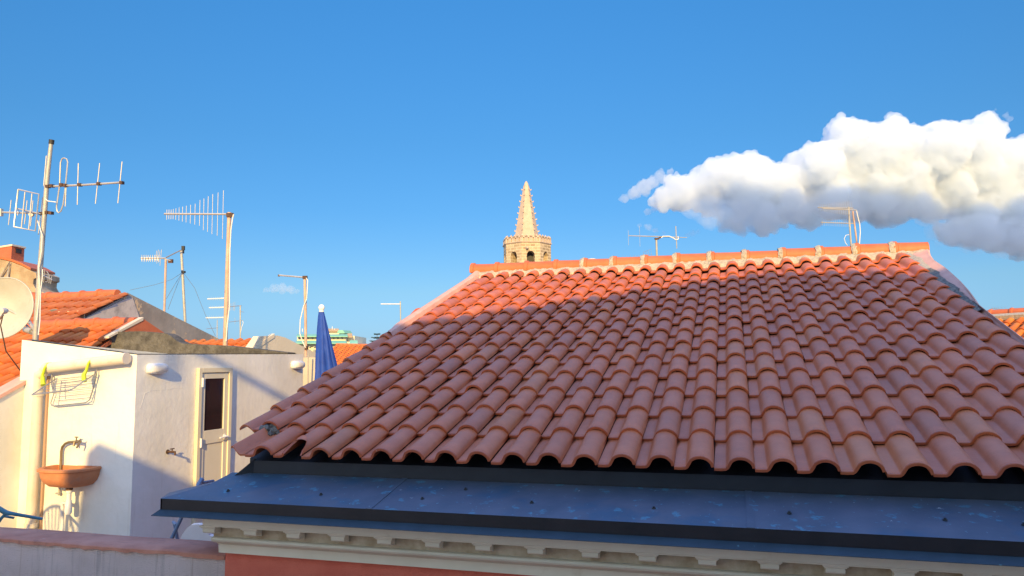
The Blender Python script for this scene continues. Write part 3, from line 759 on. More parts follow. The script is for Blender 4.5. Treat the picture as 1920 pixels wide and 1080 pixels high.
mb = MB(); mb.prism([Vector((-14, g1.y, g1.z-.12)), Vector((GX-.1, g1.y, g1.z-.12)), Vector((GX-.1, g1b.y, g1b.z-.14)), Vector((-14, g1b.y, g1b.z-.14))], (0, 0, -.05))
mb.prism([Vector((-14, g1.y, g1.z-.12)), Vector((GX-.1, g1.y, g1.z-.12)), Vector((GX-.1, g2.y, g2.z-.14)), Vector((-14, g2.y, g2.z-.14))], (0, 0, -.05))
mb.box((-14, g1b.y+.3, -9), (-13.9, g2.y, g1b.z-.2)); mb.box((-14, g1b.y+.3, -9), (GX-.3, g1b.y+.4, g1b.z-.1))
mb.build('roof_deck', M['redplaster'], nb)
mb = MB(); mb.prism([g0+Vector((.01,0,.015))-Sd*.2, g0+Vector((.01,0,-.015))-Sd*.2, g1+Vector((.01,0,-.03)), g1+Vector((.01,0,.02))], (-.09, 0, 0)); mb.build('verge_band', M['city'], nb)
xsr = [GX-.15-.38*(13-i) for i in range(14)]
ridge_caps(xsr, g1.y, g1.z-.06, .085, dabs=False, parent=nb)

# ------------------------------------------------------------------ house with scraped grey gable (B)
hb = empty('grey_gable_house', (-13, 16, -9), 'orange roofed house with a long scraped grey gable wall, left background', 'house')
BX = -10.6
b0 = at(160, 579, X=BX); b1 = at(235, 546, X=BX); b2 = at(412, 636, X=BX)
mb = MB(); mb.prism([b0-Vector((0,0,.16)), b1-Vector((0,.10,.14)), b1+Vector((0,.05,-.02)), at(330,595,X=BX), b2, Vector((BX, b2.y, -9)), Vector((BX, b0.y, -9))], (-.25, 0, 0)); mb.build('gable', M['stone_grey'], hb)
mb = MB(); w1 = at(248, 553, X=BX); w2 = at(262,600, X=BX)
mb.prism([b0+Vector((0,.0,-.17)), b1+Vector((0,-.02,-.15)), w1+Vector((0,0,-.05)), w2, Vector((BX, w2.y, -1)), Vector((BX, b0.y, -1))], (.012, 0, 0)); mb.build('scraped_plaster', M['whitewash'], hb)
mb = MB(); mb.box((-20, b0.y-.004, -9), (BX-.25, b0.y+.2, b0.z-.12)); mb.build('wall', M['redwall'], hb)
mb = MB(); mb.box((BX-.62, b0.y-.012, -1), (BX-.002, b0.y-.004, b0.z-.03)); mb.build('wall_patch', M['cream2'], hb)
Sb = (b1-b0).normalized(); Sb.x = 0; Sb.normalize(); Nb = Vector((0, -Sb.z, Sb.y))
ln = (b1-b0).length; nrb = max(3, int(round((ln+.35)/.36)))
mb = MB(); roof_tiles(mb, Vector((BX-.15-30*.205, b1.y, b1.z-.09)) - Sb*(nrb*.36), XV, Sb, Nb, 31, nrb, n=8); mb.build('tiled_roof', M['tile3'], hb)
mb = MB(); mb.prism([Vector((-17, b1.y, b1.z-.12)), Vector((BX-.1, b1.y, b1.z-.12)), Vector((BX-.1, b0.y, b0.z-.12)), Vector((-17, b0.y, b0.z-.12))], (0,0,-.06))
mb.prism([Vector((-17, b1.y, b1.z-.12)), Vector((BX-.1, b1.y, b1.z-.12)), Vector((BX-.1, b2.y, b2.z-.12)), Vector((-17, b2.y, b2.z-.12))], (0,0,-.06)); mb.build('roof_deck', M['redplaster'], hb)
ridge_caps([-16.8+.4*i for i in range(16) if -16.8+.4*i < BX+.1], b1.y, b1.z-.05, .09, dabs=False, parent=hb)

# ------------------------------------------------------------------ chimney house (far left)
ch = empty('stucco_chimney_house', at(30, 560, D=15), 'weathered brown stucco house wall with a red chimney, far left edge', 'house')
D_ = 15
pts = [(-60,478),(-5,485),(22,491),(40,498),(57,507),(68,512),(68,521),(63,523),(62,532),(66,540),(84,550),(92,560),(92,640),(-60,640)]
mb = MB(); bk = Vector((-.3, .95, 0))*.8
mb.prism([at(u, v, D=D_) for u, v in pts], bk); mb.build('wall', M['stucco_old'], ch)
mb = MB(); mb.prism([at(u, v, D=D_-.01) for u, v in [(-40,480),(-5,484),(22,490),(40,497),(57,506),(57,502),(40,493),(22,486),(-5,480),(-40,476)]], bk*1.05); mb.build('coping', M['ridge'], ch)
# chimney with two visible faces
c1 = at(20, 500, D=D_+.2); top_ = at(20, 461, D=D_+.2).z; hgt = top_-c1.z
ax_ = (at(44, 480, D=D_+.55)-at(20, 480, D=D_+.2)); ax_.z = 0
ay_ = (at(-14, 480, D=D_+.55)-at(20, 480, D=D_+.2)); ay_.z = 0
mb = MB(); mb.obox(c1, ax_, ay_, (0,0,hgt)); chm = mb.build('chimney', M['redplaster'], ch)
mb = MB(); k_ = c1+Vector((0,0,hgt+.003))-ax_*.05-ay_*.05; mb.obox(k_, ax_*1.1, ay_*1.1, (0,0,.035)); mb.build('chimney_cap', M['cream2'], chm)
mb = MB(); k_ = c1+ax_*.30+Vector((0,0,hgt*.72))+(ax_.cross(Vector((0,0,1))).normalized()*.004)
mb.obox(k_, ax_*.45, -ay_*.02, (0,0,hgt*.22)); mb.build('smoke_hole', M['black'], chm)
mb = MB(); mb.tube([at(0, 520, D=D_-.05), at(18, 492, D=D_-.05), at(14, 520, D=D_-.05)], .02, 6); mb.build('cable_loop', M['galv'], ch)

# ------------------------------------------------------------------ cream gable house (C)
hc = empty('cream_gable_house', at(450, 660, D=15), 'orange roofed house with a plain cream gable just past the white hut', 'house')
CX = at(520, 640, D=13.5).x
c0 = at(470, 656, X=CX); c1_ = at(520, 629, X=CX); c2 = at(601, 666, X=CX)
mb = MB(); mb.prism([c0-Vector((0,.6,.25)), c0, c1_+Vector((0,-.5,-.03)), c1_, c1_+Vector((0,.25,-.03)), c2, Vector((CX, c2.y, -9)), Vector((CX, c0.y-.6, -9))], (-.15,0,0)); mb.build('gable', M['cream2'], hc)
Sc = (c1_-c0); Sc.x = 0; Sc.normalize(); Nc = Vector((0, -Sc.z, Sc.y)); nrc = int(round((c1_-c0).length/.36))+2
mb = MB(); roof_tiles(mb, Vector((CX-.1-32*.205, c1_.y, c1_.z-.10)) - Sc*(nrc*.36), XV, Sc, Nc, 32, nrc, n=6); mb.build('tiled_roof', M['tile2'], hc)
mb = MB(); mb.prism([Vector((CX-7, c1_.y, c1_.z-.12)), Vector((CX-.1, c1_.y, c1_.z-.12)), Vector((CX-.1, c0.y-.6, c0.z-.35)), Vector((CX-7, c0.y-.6, c0.z-.35))], (0,0,-.06))
mb.prism([Vector((CX-7, c1_.y, c1_.z-.12)), Vector((CX-.1, c1_.y, c1_.z-.12)), Vector((CX-.1, c2.y, c2.z-.05)), Vector((CX-7, c2.y, c2.z-.05))], (0,0,-.06)); mb.build('roof_deck', M['redplaster'], hc)
mb = MB(); mb.prism([c0+Vector((.012,0,.02)), c0+Vector((.012,0,-.05)), c1_+Vector((.012,-.1,-.04)), c1_+Vector((.012,-.1,.03))], (-.08,0,0)); mb.build('verge_band', M['cream2'], hc)
# lit return wall with a drain line, right of the hut end
hd = empty('cream_return_wall', at(585, 720, D=12.5), 'narrow cream wall with a thin pipe between the hut end and the blue parasol', 'wall')
mb = MB(); aW = at(569, 668, D=12.6); bW = at(606, 668, D=12.9); mb.obox(Vector((aW.x, aW.y, -9)), (bW.x-aW.x, bW.y-aW.y, 0), (-.05, .3, 0), (0,0,9+aW.z-.02)); mb.build('wall', M['cream2'], hd)
mb = MB(); mb.tube([at(578, 662, D=12.45), at(577, 790, D=12.45)], .010, 6); mb.build('pipe', M['galv'], hd)

# ------------------------------------------------------------------ far roof D
fr_ = empty('distant_tiled_house', at(640, 690, D=45), 'distant orange tiled roof right of the blue parasol', 'house')
dA = at(560, 645, D=52); dB = at(650, 655, D=50); dC = at(690, 668, D=50)
eA = at(540, 720, D=40); eB = at(700, 720, D=40)
X_, S_, N_ = frame_of(at(560,653,D=50), at(660,655,D=50), at(600,720,D=42))
mb = MB(); O_ = at(555, 722, D=42)
for k in range(24):
    for c in range(30):
        vs = []; w, L = .30, .40
        for s in (0, L*1.05):
            for i in range(5):
                t = i/4; vs.append(O_ + X_*(c*w+t*w) + S_*(k*L+s) + N_*(.09*max(0, sin(pi*(t*1.3-.3)))+.05*(1-s/L)))
        mb.add(vs+[O_+X_*(c*w)+S_*(k*L)-N_*.03, O_+X_*(c*w+w)+S_*(k*L)-N_*.03], [(i,i+1,5+i+1,5+i) for i in range(4)]+[(10,11,4,3,2,1,0)], 0, False, tint())
mb.build('tiled_roof', M['tile2'], fr_)
pk = O_ + S_*(24*.40); 
mb = MB(); mb.prism([O_+Vector((0,0,-.1)), O_+X_*9+Vector((0,0,-.1)), pk+X_*9-Vector((0,0,.1)), pk-Vector((0,0,.1))], (0,0,-.2))
mb.box((O_.x, O_.y+.3, -9), (O_.x+X_.x*9, O_.y+8, O_.z-.3)); mb.build('wall', M['city'], fr_)
mb = MB(); mb.tube([pk, pk+X_*9], .12, 8); mb.build('ridge_cap', M['ridge'], fr_)

# ------------------------------------------------------------------ hotel far away
HD = 240
ht = empty('hotel_building', at(610, 650, D=HD), 'distant cream terraced hotel with green awnings and roofs behind the parasol', 'hotel')
px = HD/FPX
def hbox(u0, v0, u1, v1, d, dep, name, m_, parent=ht):
    a = at(u0, v1, D=d); b = at(u1, v0, D=d); mb = MB()
    rv = Vector((RT.x, RT.y, 0)).normalized(); fv = Vector((FW.x, FW.y, 0)).normalized()
    mb.obox(a, rv*((u1-u0)*d/FPX), fv*dep, (0,0,(v1-v0)*d/FPX)); return mb.build(name, m_, parent)
hbox(556, 642, 655, 700, HD+3, 30, 'wall', M['hotelw'])
hbox(557, 629, 648, 643, HD+6, 26, 'upper_storey', M['hotelw'])
hbox(612, 619, 636, 628, HD+9, 16, 'roof_lodge', M['hotelw'])
hbox(640, 630, 664, 700, HD+8, 20, 'stair_tower', M['hotelw'])
hbox(655, 643, 670, 700, HD+1, 20, 'wing', M['hotelw'])
def slab(u0, u1, v0, v1, d, nm, m_, push=2.0):
    a = at(u0, v1, D=d-push); b = at(u1, v1, D=d-push); c = at(u1-1, v0, D=d+1); e = at(u0+1, v0, D=d+1)
    mb = MB(); mb.add([a,b,c,e], [(0,1,2,3)]); mb.add([a,b,b-Vector((0,0,.3)),a-Vector((0,0,.3))], [(0,3,2,1)]); mb.add([a,a-Vector((0,0,.3)),e-Vector((0,0,.3)),e],[(0,1,2,3)]); mb.add([b,b-Vector((0,0,.3)),c-Vector((0,0,.3)),c],[(0,1,2,3)]); return mb.build(nm, m_, ht)
slab(554, 650, 638.5, 643, HD+3, 'awning', M['hotelg'])
slab(556, 652, 626.5, 630, HD+6, 'green_roof', M['hotelg'])
slab(610, 636, 616, 620, HD+9, 'tiled_cap', M['hotelroof'], 1)
slab(644, 661, 625, 631, HD+8, 'tower_cap', M['hotelroof'], 1.5)
slab(655, 671, 638, 644, HD+1, 'wing_awning', M['hotelg'], 1)
mb = MB(); mb.prism([at(u, v, D=HD+7) for u, v in [(632,625),(634,619),(643,619),(647,625)]], Vector((0,5,0))); mb.build('green_dome', M['hotelg'], ht)
for u in list(range(560, 650, 8)): hbox(u, 632, u+2.4, 636, HD+5.8, .3, 'window', M['hotelwin'])
for u in list(range(560, 654, 9)): hbox(u, 646, u+4, 651, HD+2.8, .3, 'window', M['hotelwin'])
for u in list(range(560, 654, 9)): hbox(u, 655, u+4, 661, HD+2.8, .3, 'window', M['hotelwin'])
for u in (657, 660.5, 664, 667.5): hbox(u, 648, u+1.6, 664, HD+.8, .3, 'window', M['hotelwin'])
for u in (645, 650): hbox(u, 634, u+2, 640, HD+7.8, .3, 'window', M['hotelwin'])
mb = MB()
for u, h in ((614,8),(623,10),(627,6),(567,6)): mb.tube([at(u, 622, D=HD+9), at(u, 622-h, D=HD+9)], .10, 5)
mb.build('roof_aerials', M['cable'], ht)

# ------------------------------------------------------------------ Norfolk pine
pt = empty('norfolk_pine', at(707, 700, D=120), 'tip of a dark tiered pine tree beyond the left edge of the tiled roof', 'tree')
mb = MB(); b_ = at(707, 626, D=120); g_ = Vector((b_.x, b_.y, -9)); mb.tube([g_, b_], [.35,.04], 8); mb.build('trunk', M['bark'], pt)
mb = MB()
for t in range(16):
    z = b_.z - .15 - t*.62; L_ = min(4.0, .35+t*.42)
    for k in range(9):
        a = k*2*pi/9 + t*.4 + random.uniform(-.15,.15); L2 = L_*random.uniform(.75,1.1)
        dv = Vector((cos(a), sin(a), .16)); c_ = Vector((b_.x, b_.y, z))
        side = Vector((-sin(a), cos(a), 0))
        nsg = 10
        for i in range(nsg):
            f0 = (i+.5)/nsg
            for sg in (-1, 1):
                p_ = c_+dv*(L2*f0); q_ = p_ + side*sg*random.uniform(.2,.45)*(1.1-f0*.5) + dv*.25 + Vector((0,0,random.uniform(-.05,.15)))
                mb.add([p_, p_+dv*.12, q_+Vector((0,0,.05)), q_-dv*.06], [(0,1,2,3)])
mb.build('crown', M['leaf'], pt)

# ------------------------------------------------------------------ church tower with spire
TD = 110
tb = at(989, 520, D=TD); tc = Vector((tb.x, tb.y, 0))
twr = empty('church_tower', (tc.x, tc.y, -9), 'octagonal stone bell tower with a crocketed pyramid spire behind the ridge', 'tower')
rad = 42.2*TD/FPX/cos(pi/8)*1.0
zof = lambda v: at(989, v, D=TD).z
rot = -atan2(tc.x, tc.y)*0 + radians(9)
def octo(r, z, ph=0): 
    base = atan2(-tc.y, -tc.x)
    return [Vector((tc.x+r*cos(base+rot+pi/8+k*pi/4+ph), tc.y+r*sin(base+rot+pi/8+k*pi/4+ph), z)) for k in range(8)]
mb = MB()
zb, zt_ = -9, zof(459)
# wall faces with arched openings
def arch_wall(mb, A, B, z0, z1, cx, wid, zs, zsp, depth, ctr):
    # A,B bottom corners (x,y); opening centred at cx (0..1), springing at zsp, sill zs
    A = Vector((A.x, A.y, 0)); B = Vector((B.x, B.y, 0)); L_ = (B-A).length; d = (B-A)/L_
    c = cx*L_; h = wid/2; n = 8
    arc = [(c-h*cos(pi*i/n), zsp+h*sin(pi*i/n)) for i in range(n+1)]
    P3 = lambda x, z: A+d*x+Vector((0,0,z))
    # left, right, bottom, over
    def quad(x0,z0_,x1,z1_): mb.add([P3(x0,z0_),P3(x1,z0_),P3(x1,z1_),P3(x0,z1_)], [(0,1,2,3)])
    quad(0,z0,c-h,zsp); quad(c+h,z0,L_,zsp); quad(c-h,z0,c+h,zs)
    top = [(0,zsp)] + arc + [(L_,zsp)]
    vs = [P3(x,z) for x,z in top] + [P3(x,z1) for x,z in top]; m = len(top)
    mb.add(vs, [(i,i+1,m+i+1,m+i) for i in range(m-1)])
    inn = (ctr-(A+B)/2); inn.z = 0; inn = inn.normalized()*depth
    rev = [(c-h,zs)] + arc + [(c+h,zs)]
    vs = [P3(x,z) for x,z in rev] + [P3(x,z)+inn for x,z in rev]; m = len(rev)
    mb.add(vs, [(i,m+i,m+i+1,i+1) for i in range(m-1)] + [(m-1, 2*m-1, m, 0)])
    return [P3(x,z)+inn for x,z in rev]
oc = octo(rad, 0)
dark = MB()
for k in range(8):
    rv = arch_wall(mb, oc[k], oc[(k+1) % 8], zb, zt_, .5, 1.15, zof(520), zof(483), 1.5, tc)
    dark.add(rv, [tuple(range(len(rv)))])
mb.add(octo(rad, zt_), [tuple(range(8))])
mb.build('tower_wall', M['tower'], twr)
dark.build('belfry_opening', M['black'], twr)
mb = MB()
def ring(mb, r0, z0, r1, z1): 
    vs = octo(r0, z0)+octo(r1, z1); mb.add(vs, [(k,(k+1) % 8,8+(k+1) % 8,8+k) for k in range(8)])
ring(mb, rad*1.0, zt_-.16, rad*1.05, zt_-.02); ring(mb, rad*1.05, zt_-.02, rad*1.05, zt_+.08); ring(mb, rad*1.05, zt_+.08, rad*.9, zt_+.08)
mb.build('string_course', M['spire'], twr)
# crown of merlons
mb = MB(); o1 = octo(rad*1.015, 0); zt2 = zof(447.5); 
for k in range(8):
    A, B = o1[k], o1[(k+1) % 8]; d = B-A; inn = (tc-(A+B)/2); inn.z = 0; inn = inn.normalized()*.35
    nmer = 4
    for i in range(nmer):
        t0 = i/nmer
        a = A+d*(t0+.02); w_ = d*(.96/nmer)
        z0 = zt_+.08
        # merlon with small arched niche : two posts and a lintel with pointed cap
        mb.obox(a+Vector((0,0,z0)), w_*.32, inn, (0,0,zt2-z0)); mb.obox(a+w_*.68+Vector((0,0,z0)), w_*.32, inn, (0,0,zt2-z0))
        mb.obox(a+Vector((0,0,zt2-.28)), w_, inn*.9, (0,0,.28)); mb.obox(a+inn*.6+w_*.3+Vector((0,0,z0)), w_*.4, inn*.3, (0,0,zt2-z0-.2))
        p5 = a+w_*.5+inn*.5
        mb.add([a+Vector((0,0,zt2+.001)), a+w_*.4+Vector((0,0,zt2+.001)), a+w_*.4+inn+Vector((0,0,zt2+.001)), a+inn+Vector((0,0,zt2+.001)), a+w_*.2+inn*.5+Vector((0,0,zt2+.32))], [(0,1,4),(1,2,4),(2,3,4),(3,0,4)])
mb.build('battlement', M['spire'], twr)
# spire : pyramid with 6-8 faces and crockets
mb = MB(); z0 = zt_+.08; z1 = zof(344); rb = 25.5*TD/FPX; r1 = 5.4*TD/FPX
sp_rot = radians(-6)
def sq(r, z): 
    base = atan2(-tc.y, -tc.x)+sp_rot
    return [Vector((tc.x+r*cos(base+k*pi/3+pi/6+radians(14)), tc.y+r*sin(base+k*pi/3+pi/6+radians(14)), z)) for k in range(6)]
NS = 6
a = sq(rb, z0); b = sq(r1, z1)
mb.add(a+b, [(k,(k+1) % NS,NS+(k+1) % NS,NS+k) for k in range(NS)]+[tuple(range(NS,2*NS))])
mb.lathe(Vector((tc.x, tc.y, z1)), [(r1*.9,-.05),(r1*.78,.2),(r1*.5,.5),(r1*.2,.68),(0,.72)], 10)
spo = mb.build('spire', M['spire'], twr)
mb = MB()
for k in range(NS):
    A, B = a[k], b[k]; out = (A-tc); out.z = 0; out.normalize(); sd = out.cross(Vector((0,0,1)))
    for i in range(1, 10):
        p = A+(B-A)*(i/10.0+.02); s_ = .10
        mb.obox(p-sd*s_*.6-out*.1, sd*s_*1.2, out*(.1+.20), (0,0,.13)); mb.obox(p-sd*s_*.7+out*.12+Vector((0,0,.13)), sd*s_*1.4, out*.11, (0,0,.09))
mb.build('crocket', M['spire'], spo)
mb = MB(); ga = (oc[0]+oc[7])/2
f_ = min(range(8), key=lambda k: ((oc[k]+oc[(k+1) % 8])/2).length); gm = (oc[f_]+oc[(f_+1) % 8])/2; outd = (gm-tc); outd.z = 0; outd.normalize()
gp = Vector((gm.x, gm.y, zof(471))) - (oc[(f_+1)%8]-oc[f_]).normalized()*.55*(1)
mb.lathe(gp, [(.28,0),(.22,.35),(.12,.6),(0,.62)], 8, axis=outd); mb.build('gargoyle', M['spire'], twr)

# small dome and other bits beyond the ridge
dm = empty('small_plaster_dome', at(1110, 500, D=20), 'small rounded pinkish cap peeping over the ridge right of the tower', 'chimney')
mb = MB(); q = at(1110, 500, D=20); mb.lathe(Vector((q.x, q.y, 0)), [(.30,-9),(.30,q.z+.02),(.27,q.z+.08),(.20,q.z+.16),(.10,q.z+.215),(0,q.z+.225)], 20); mb.build('cap', M['cream2'], dm)
# red gable behind the left verge
rg = empty('red_gable_wall', at(775, 600, D=16), 'sliver of dark red gable showing past the left verge of the big roof', 'wall')
mb = MB(); mb.prism([at(u, v, D=15) for u, v in [(745,615),(779,579),(786,577),(800,590),(820,640),(745,640)]], (0,.2,0)); mb.build('wall', M['redwall'], rg)

# far right orange house
hr = empty('orange_roof_house', at(1900, 620, D=16), 'sunlit orange tiled roof house at the right edge, beyond the big roof', 'house')
rA = at(1866, 588, D=15.5); rB = at(1990, 580, D=14.5); rC = at(1930, 680, D=13)
X_, S_, N_ = frame_of(rA, rB, rC)
nr = 12; mb = MB(); roof_tiles(mb, rA-X_*.8 - S_*(nr*.36)-N_*.09-S_*.12, X_, S_, N_, 14, nr, n=8); mb.build('tiled_roof', M['tile2'], hr)
mb = MB(); mb.prism([rA-X_*.8-N_*.11, rB+X_*1-N_*.11, rB+X_*1-N_*.11-S_*4.4, rA-X_*.8-N_*.11-S_*4.4], -N_*.08)
mb.prism([rA-X_*.8-N_*.12, rB+X_-N_*.12, rB+X_+Vector((0,3,-1.6)), rA-X_*.8+Vector((0,3,-1.6))], (0,0,-.08)); mb.build('roof_deck', M['mortar'], hr)
q = rA-X_*.6-S_*4-N_*.3; mb = MB(); mb.box((q.x, q.y, -9), (q.x+4, q.y+6, q.z)); mb.build('wall', M['cream2'], hr)
mb = MB()
for i in range(6):
    a = rA-X_*.5+X_*(.40*i); mb.tube([a+N_*.0, a+X_*.02+N_*.0, a+X_*.05, a+X_*.06, a+X_*.42], [.10,.105,.10,.085,.08], 12)
mb.build('ridge_cap', M['ridge'], hr)
mb = MB(); a = rA-X_*.8-S_*.10; mb.obox(a-N_*.06-S_*.14, X_*3.2, S_*.12, N_*.10); mb.build('ridge_mortar', M['mortar'], hr)

# ------------------------------------------------------------------ parasol
PD = 9.6
f0 = at(603, 577, D=PD); px_ = PD/FPX
pb = at(616, 770, D=PD); pb.z = -2.06
um = empty('closed_parasol', pb, 'closed blue canvas parasol with a white ball finial, upright between hut and tiled roof', 'parasol')
mb = MB(); mb.lathe(f0, [(0,6.5*px_),(3.6*px_,5.2*px_),(5.6*px_,2*px_),(5.8*px_,-1*px_),(4.4*px_,-4*px_),(3.6*px_,-5.5*px_),(4.6*px_,-6.4*px_),(4.6*px_,-8*px_)], 18); mb.build('finial', M['whiteplastic'], um)
mb = MB()
n = 64; vs = []; rows = 26
for j in range(rows):
    t = j/(rows-1); v = 584+ t*190; cxp = 602.5 + 12.5*min(1, t/.72)**1.1 ; rr = (4.6 + 20*min(1, t/.75)**.9)*px_*(1 - .35*max(0, (t-.80)/.2))
    cpt = at(cxp, v, D=PD)
    for k in range(n):
        a = 2*pi*k/n; fo = 1 + (.05+.10*min(1, t*1.6))*(abs(sin(4*a+.6*sin(t*4)+t*1.2))**.7*2-1) + .04*sin(11*a+t*9)
        vs.append(cpt + Vector((cos(a)*rr*fo, sin(a)*rr*fo*.9, 0)))
mb.add(vs, [(j*n+k, (j+1)*n+k, (j+1)*n+(k+1) % n, j*n+(k+1) % n) for j in range(rows-1) for k in range(n)] + [tuple(range(n))], 0, True)
mb.build('canopy', M['blue'], um)
mb = MB(); mb.tube([pb, at(603, 586, D=PD)], .02, 10); mb.build('pole', M['whiteplastic'], um)
mb = MB(); mb.lathe(pb, [(.25,0),(.25,.06),(.05,.10),(.04,.3)], 20); mb.build('base', M['whiteplastic'], um)

# ------------------------------------------------------------------ garden chairs on the terrace
def bar(mb, a, b, r): mb.tube([a, b], r, 8)
cd = 6.3
ch1 = empty('teal_folding_chair', at(-20, 1080, D=cd), 'teal framed folding chair, only its armrest showing at the left edge', 'chair')
mb = MB()
A = at(-6, 951, D=cd); B = at(12, 962, D=cd); E_ = at(80, 973, D=cd+.15)
mb.tube([A, B, at(22, 963, D=cd+.02), E_], [.020,.022,.016,.012], 10)
armr = mb.build('armrest', M['teal'], ch1)
mb = MB(); mb.tube([B, at(2, 972, D=cd), at(-30, 1020, D=cd)], .014, 8); mb.tube([at(8,968, D=cd+.05), at(26,971, D=cd+.05)], .010, 8); mb.build('leg', M['teal'], ch1)
mb = MB(); mb.tube([at(-6,951,D=cd), at(-60,900,D=cd)], .014, 8); mb.tube([at(-50,1010,D=cd+.3), at(10,1025,D=cd+.3)], .014, 8); mb.build('back_frame', M['teal'], ch1)
f3 = at(330, 1030, D=5.7); f3.z = -2.06
ch2 = empty('blue_folding_chair', f3, 'folded blue chair whose crossed legs stand under the copper ledge corner', 'chair')
mb = MB(); mb.tube([at(308, 1040, D=5.4), at(346, 958, D=5.4), at(379, 898, D=5.7)], .014, 8); mb.build('leg', M['bluebar'], ch2)
mb = MB(); mb.tube([at(338, 1040, D=5.5), at(327, 980, D=5.5)], .012, 8); mb.tube([at(325,979, D=5.5), at(331,984, D=5.45)], .012, 8); mb.build('leg', M['bluebar'], ch2)
mb = MB(); mb.tube([at(372,906, D=5.7), at(400,902, D=5.9)], .012, 8); mb.tube([at(379,898,D=5.7), at(372,910,D=5.7)], .02, 8); mb.build('back_frame', M['bluebar'], ch2)
q = at(372, 1010, D=6.2)
wt = empty('white_plastic_chair', Vector((q.x, q.y, -2.06)), 'white plastic chair back behind the parapet, under the cornice end', 'chair')
mb = MB(); mb.prism([at(u, v, D=6.2) for u, v in [(339,1011),(341,1003),(350,990),(358,984),(372,983),(382,986),(389,994),(392,1004),(410,1009),(420,1030),(420,1060),(339,1060)]], (-.02, .06, 0)); mb.build('backrest', M['whiteplastic'], wt)
for du in (0, 60):
    a = at(342+du, 1055, D=6.25); mb = MB(); mb.tube([a, Vector((a.x, a.y+.05, -2.06))], .018, 8); mb.build('leg', M['whiteplastic'], wt)
mb = MB(); a = at(342, 1075, D=6.25); mb.obox(a, (.33,0,0), (-.1,.42,0), (0,0,.03)); mb.build('seat', M['whiteplastic'], wt)

# ------------------------------------------------------------------ antennas
def aerial(u, v, D, label, group='television aerials on the roofs'):
    return empty('tv_aerial', at(u, v, D=D), label, 'aerial', group)
def stub(m, D, pts, rpx, n=6):
    m.tube([at(u, v, D=D+(w[0] if (w := q[2:]) else 0)) for q in pts for u, v in [q[:2]]], rpx*D/FPX, n)
# 1 big mast
D1 = 9.4
a1 = aerial(70, 640, D1, 'tall galvanised mast at far left carrying three different aerials')
mb = MB(); mb.tube([at(u, v, D=D1) for u, v in [(66,645),(74,520),(82,420),(89,330),(96,268)]], [5.2*D1/FPX,4.8*D1/FPX,4.4*D1/FPX,4.0*D1/FPX,3.6*D1/FPX], 12)
mast = mb.build('mast', M['galv'], a1)
mb = MB(); mb.tube([at(96,270,D=D1), at(97,262,D=D1)], 4.6*D1/FPX, 10); mb.build('mast_cap', M['black'], mast)
mb = MB(); stub(mb, D1, [(83,350),(160,346.5),(228,342)], 2.0, 8)
bm = mb.build('boom', M['alu'], a1)
def els(lst, D, r, parent, m_=None, name='elements'):
    o = None
    for q in lst:
        mb = MB(); mb.tube([at(q[0], q[1], D=D), at(q[2], q[3], D=D)], r*.78*D/FPX, 6)
        o = mb.build(name.rstrip('s'), m_ or M['alu'], parent)
    return o
els([(87,292,82,348),(147,306,145,384),(187,306,179,382),(229,303,221,381),(124,350,122.5,387)], D1, 1.15, bm)
mb = MB(); mb.tube([at(u, v, D=D1) for u, v in [(112,346),(113.5,305),(116,298),(120,296),(125,298),(127,304),(123,346),(121,365),(118,385),(114,396),(110,399),(107,396),(106,388),(112,346)]], 1.3*D1/FPX, 6, cap=False); mb.build('folded_dipole', M['alu'], bm)
mb = MB()
for u, v in ((87,349),(95,348),(113,346),(120,347),(147,346),(183,344),(226,342),(86,398),(93,399),(75,400)): mb.obox(at(u-2.8, v+2.8, D=D1-.03), RT*(5.6*D1/FPX), FW*.06, UP*(5.6*D1/FPX))
mb.build('clamp', M['rust'], mast)
mb = MB(); stub(mb, D1, [(2,398),(88,400)], 1.8, 8); stub(mb, D1-.05, [(28,390),(76,401)], 1.3, 6); bm2 = mb.build('boom', M['alu'], a1)
els([(21,375,16,422),(51,376,46,420),(34,393,33,404),(62,376,57,424),(80,370,72,440)], D1, 1.1, bm2)
mb = MB()
for l in [[(34,355),(26,425),(66,433),(73,364),(34,355)]]: mb.tube([at(u,v,D=D1-.08) for u, v in l], 1.4*D1/FPX, 6)
for a, b in (((47,360),(40,428)),((60,363),(54,430))): mb.tube([at(*a, D=D1-.08), at(*b, D=D1-.08)], 1.1*D1/FPX, 6)
mb.build('reflector_grid', M['alu'], bm2)
mb = MB(); mb.obox(at(-2,405,D=D1-.02), RT*(3.6*D1/FPX), FW*.05, UP*(14*D1/FPX)); mb.lathe(at(59,402,D=D1), [(0,-.02),(.03,-.015),(.03,.015),(0,.02)], 10, axis=FW); mb.build('dipole_box', M['pipe'], bm2)
mb = MB(); stub(mb, D1, [(78,515),(98,525)], 1.6, 6); bm3 = mb.build('boom', M['rackmetal'], a1)
els([(84,505,82,530),(93,515,92,531),(97,518,95,532)], D1, 1.0, bm3, M['rackmetal'])
mb = MB(); mb.tube([at(u,v,D=D1) for u,v in [(85,510),(88,509),(90.5,513),(90,526),(88,529),(85,528)]], 1.0*D1/FPX, 6); mb.build('folded_dipole', M['rackmetal'], bm3)
mb = MB(); mb.tube([at(u,v,D=D1-.05) for u,v in [(84,372),(90,377),(105,379)]], .9*D1/FPX, 6); mb.tube([at(u,v,D=D1-.06) for u,v in [(70,412),(74,425),(79,440),(78,470),(72,500),(74,530),(73,560),(69,600)]], 1.0*D1/FPX, 6)
mb.tube([at(u,v,D=D1-.06) for u,v in [(80,505),(79,525),(76,545),(75,600),(72,628)]], 1.0*D1/FPX, 6); mb.build('cable', M['cable'], mast)

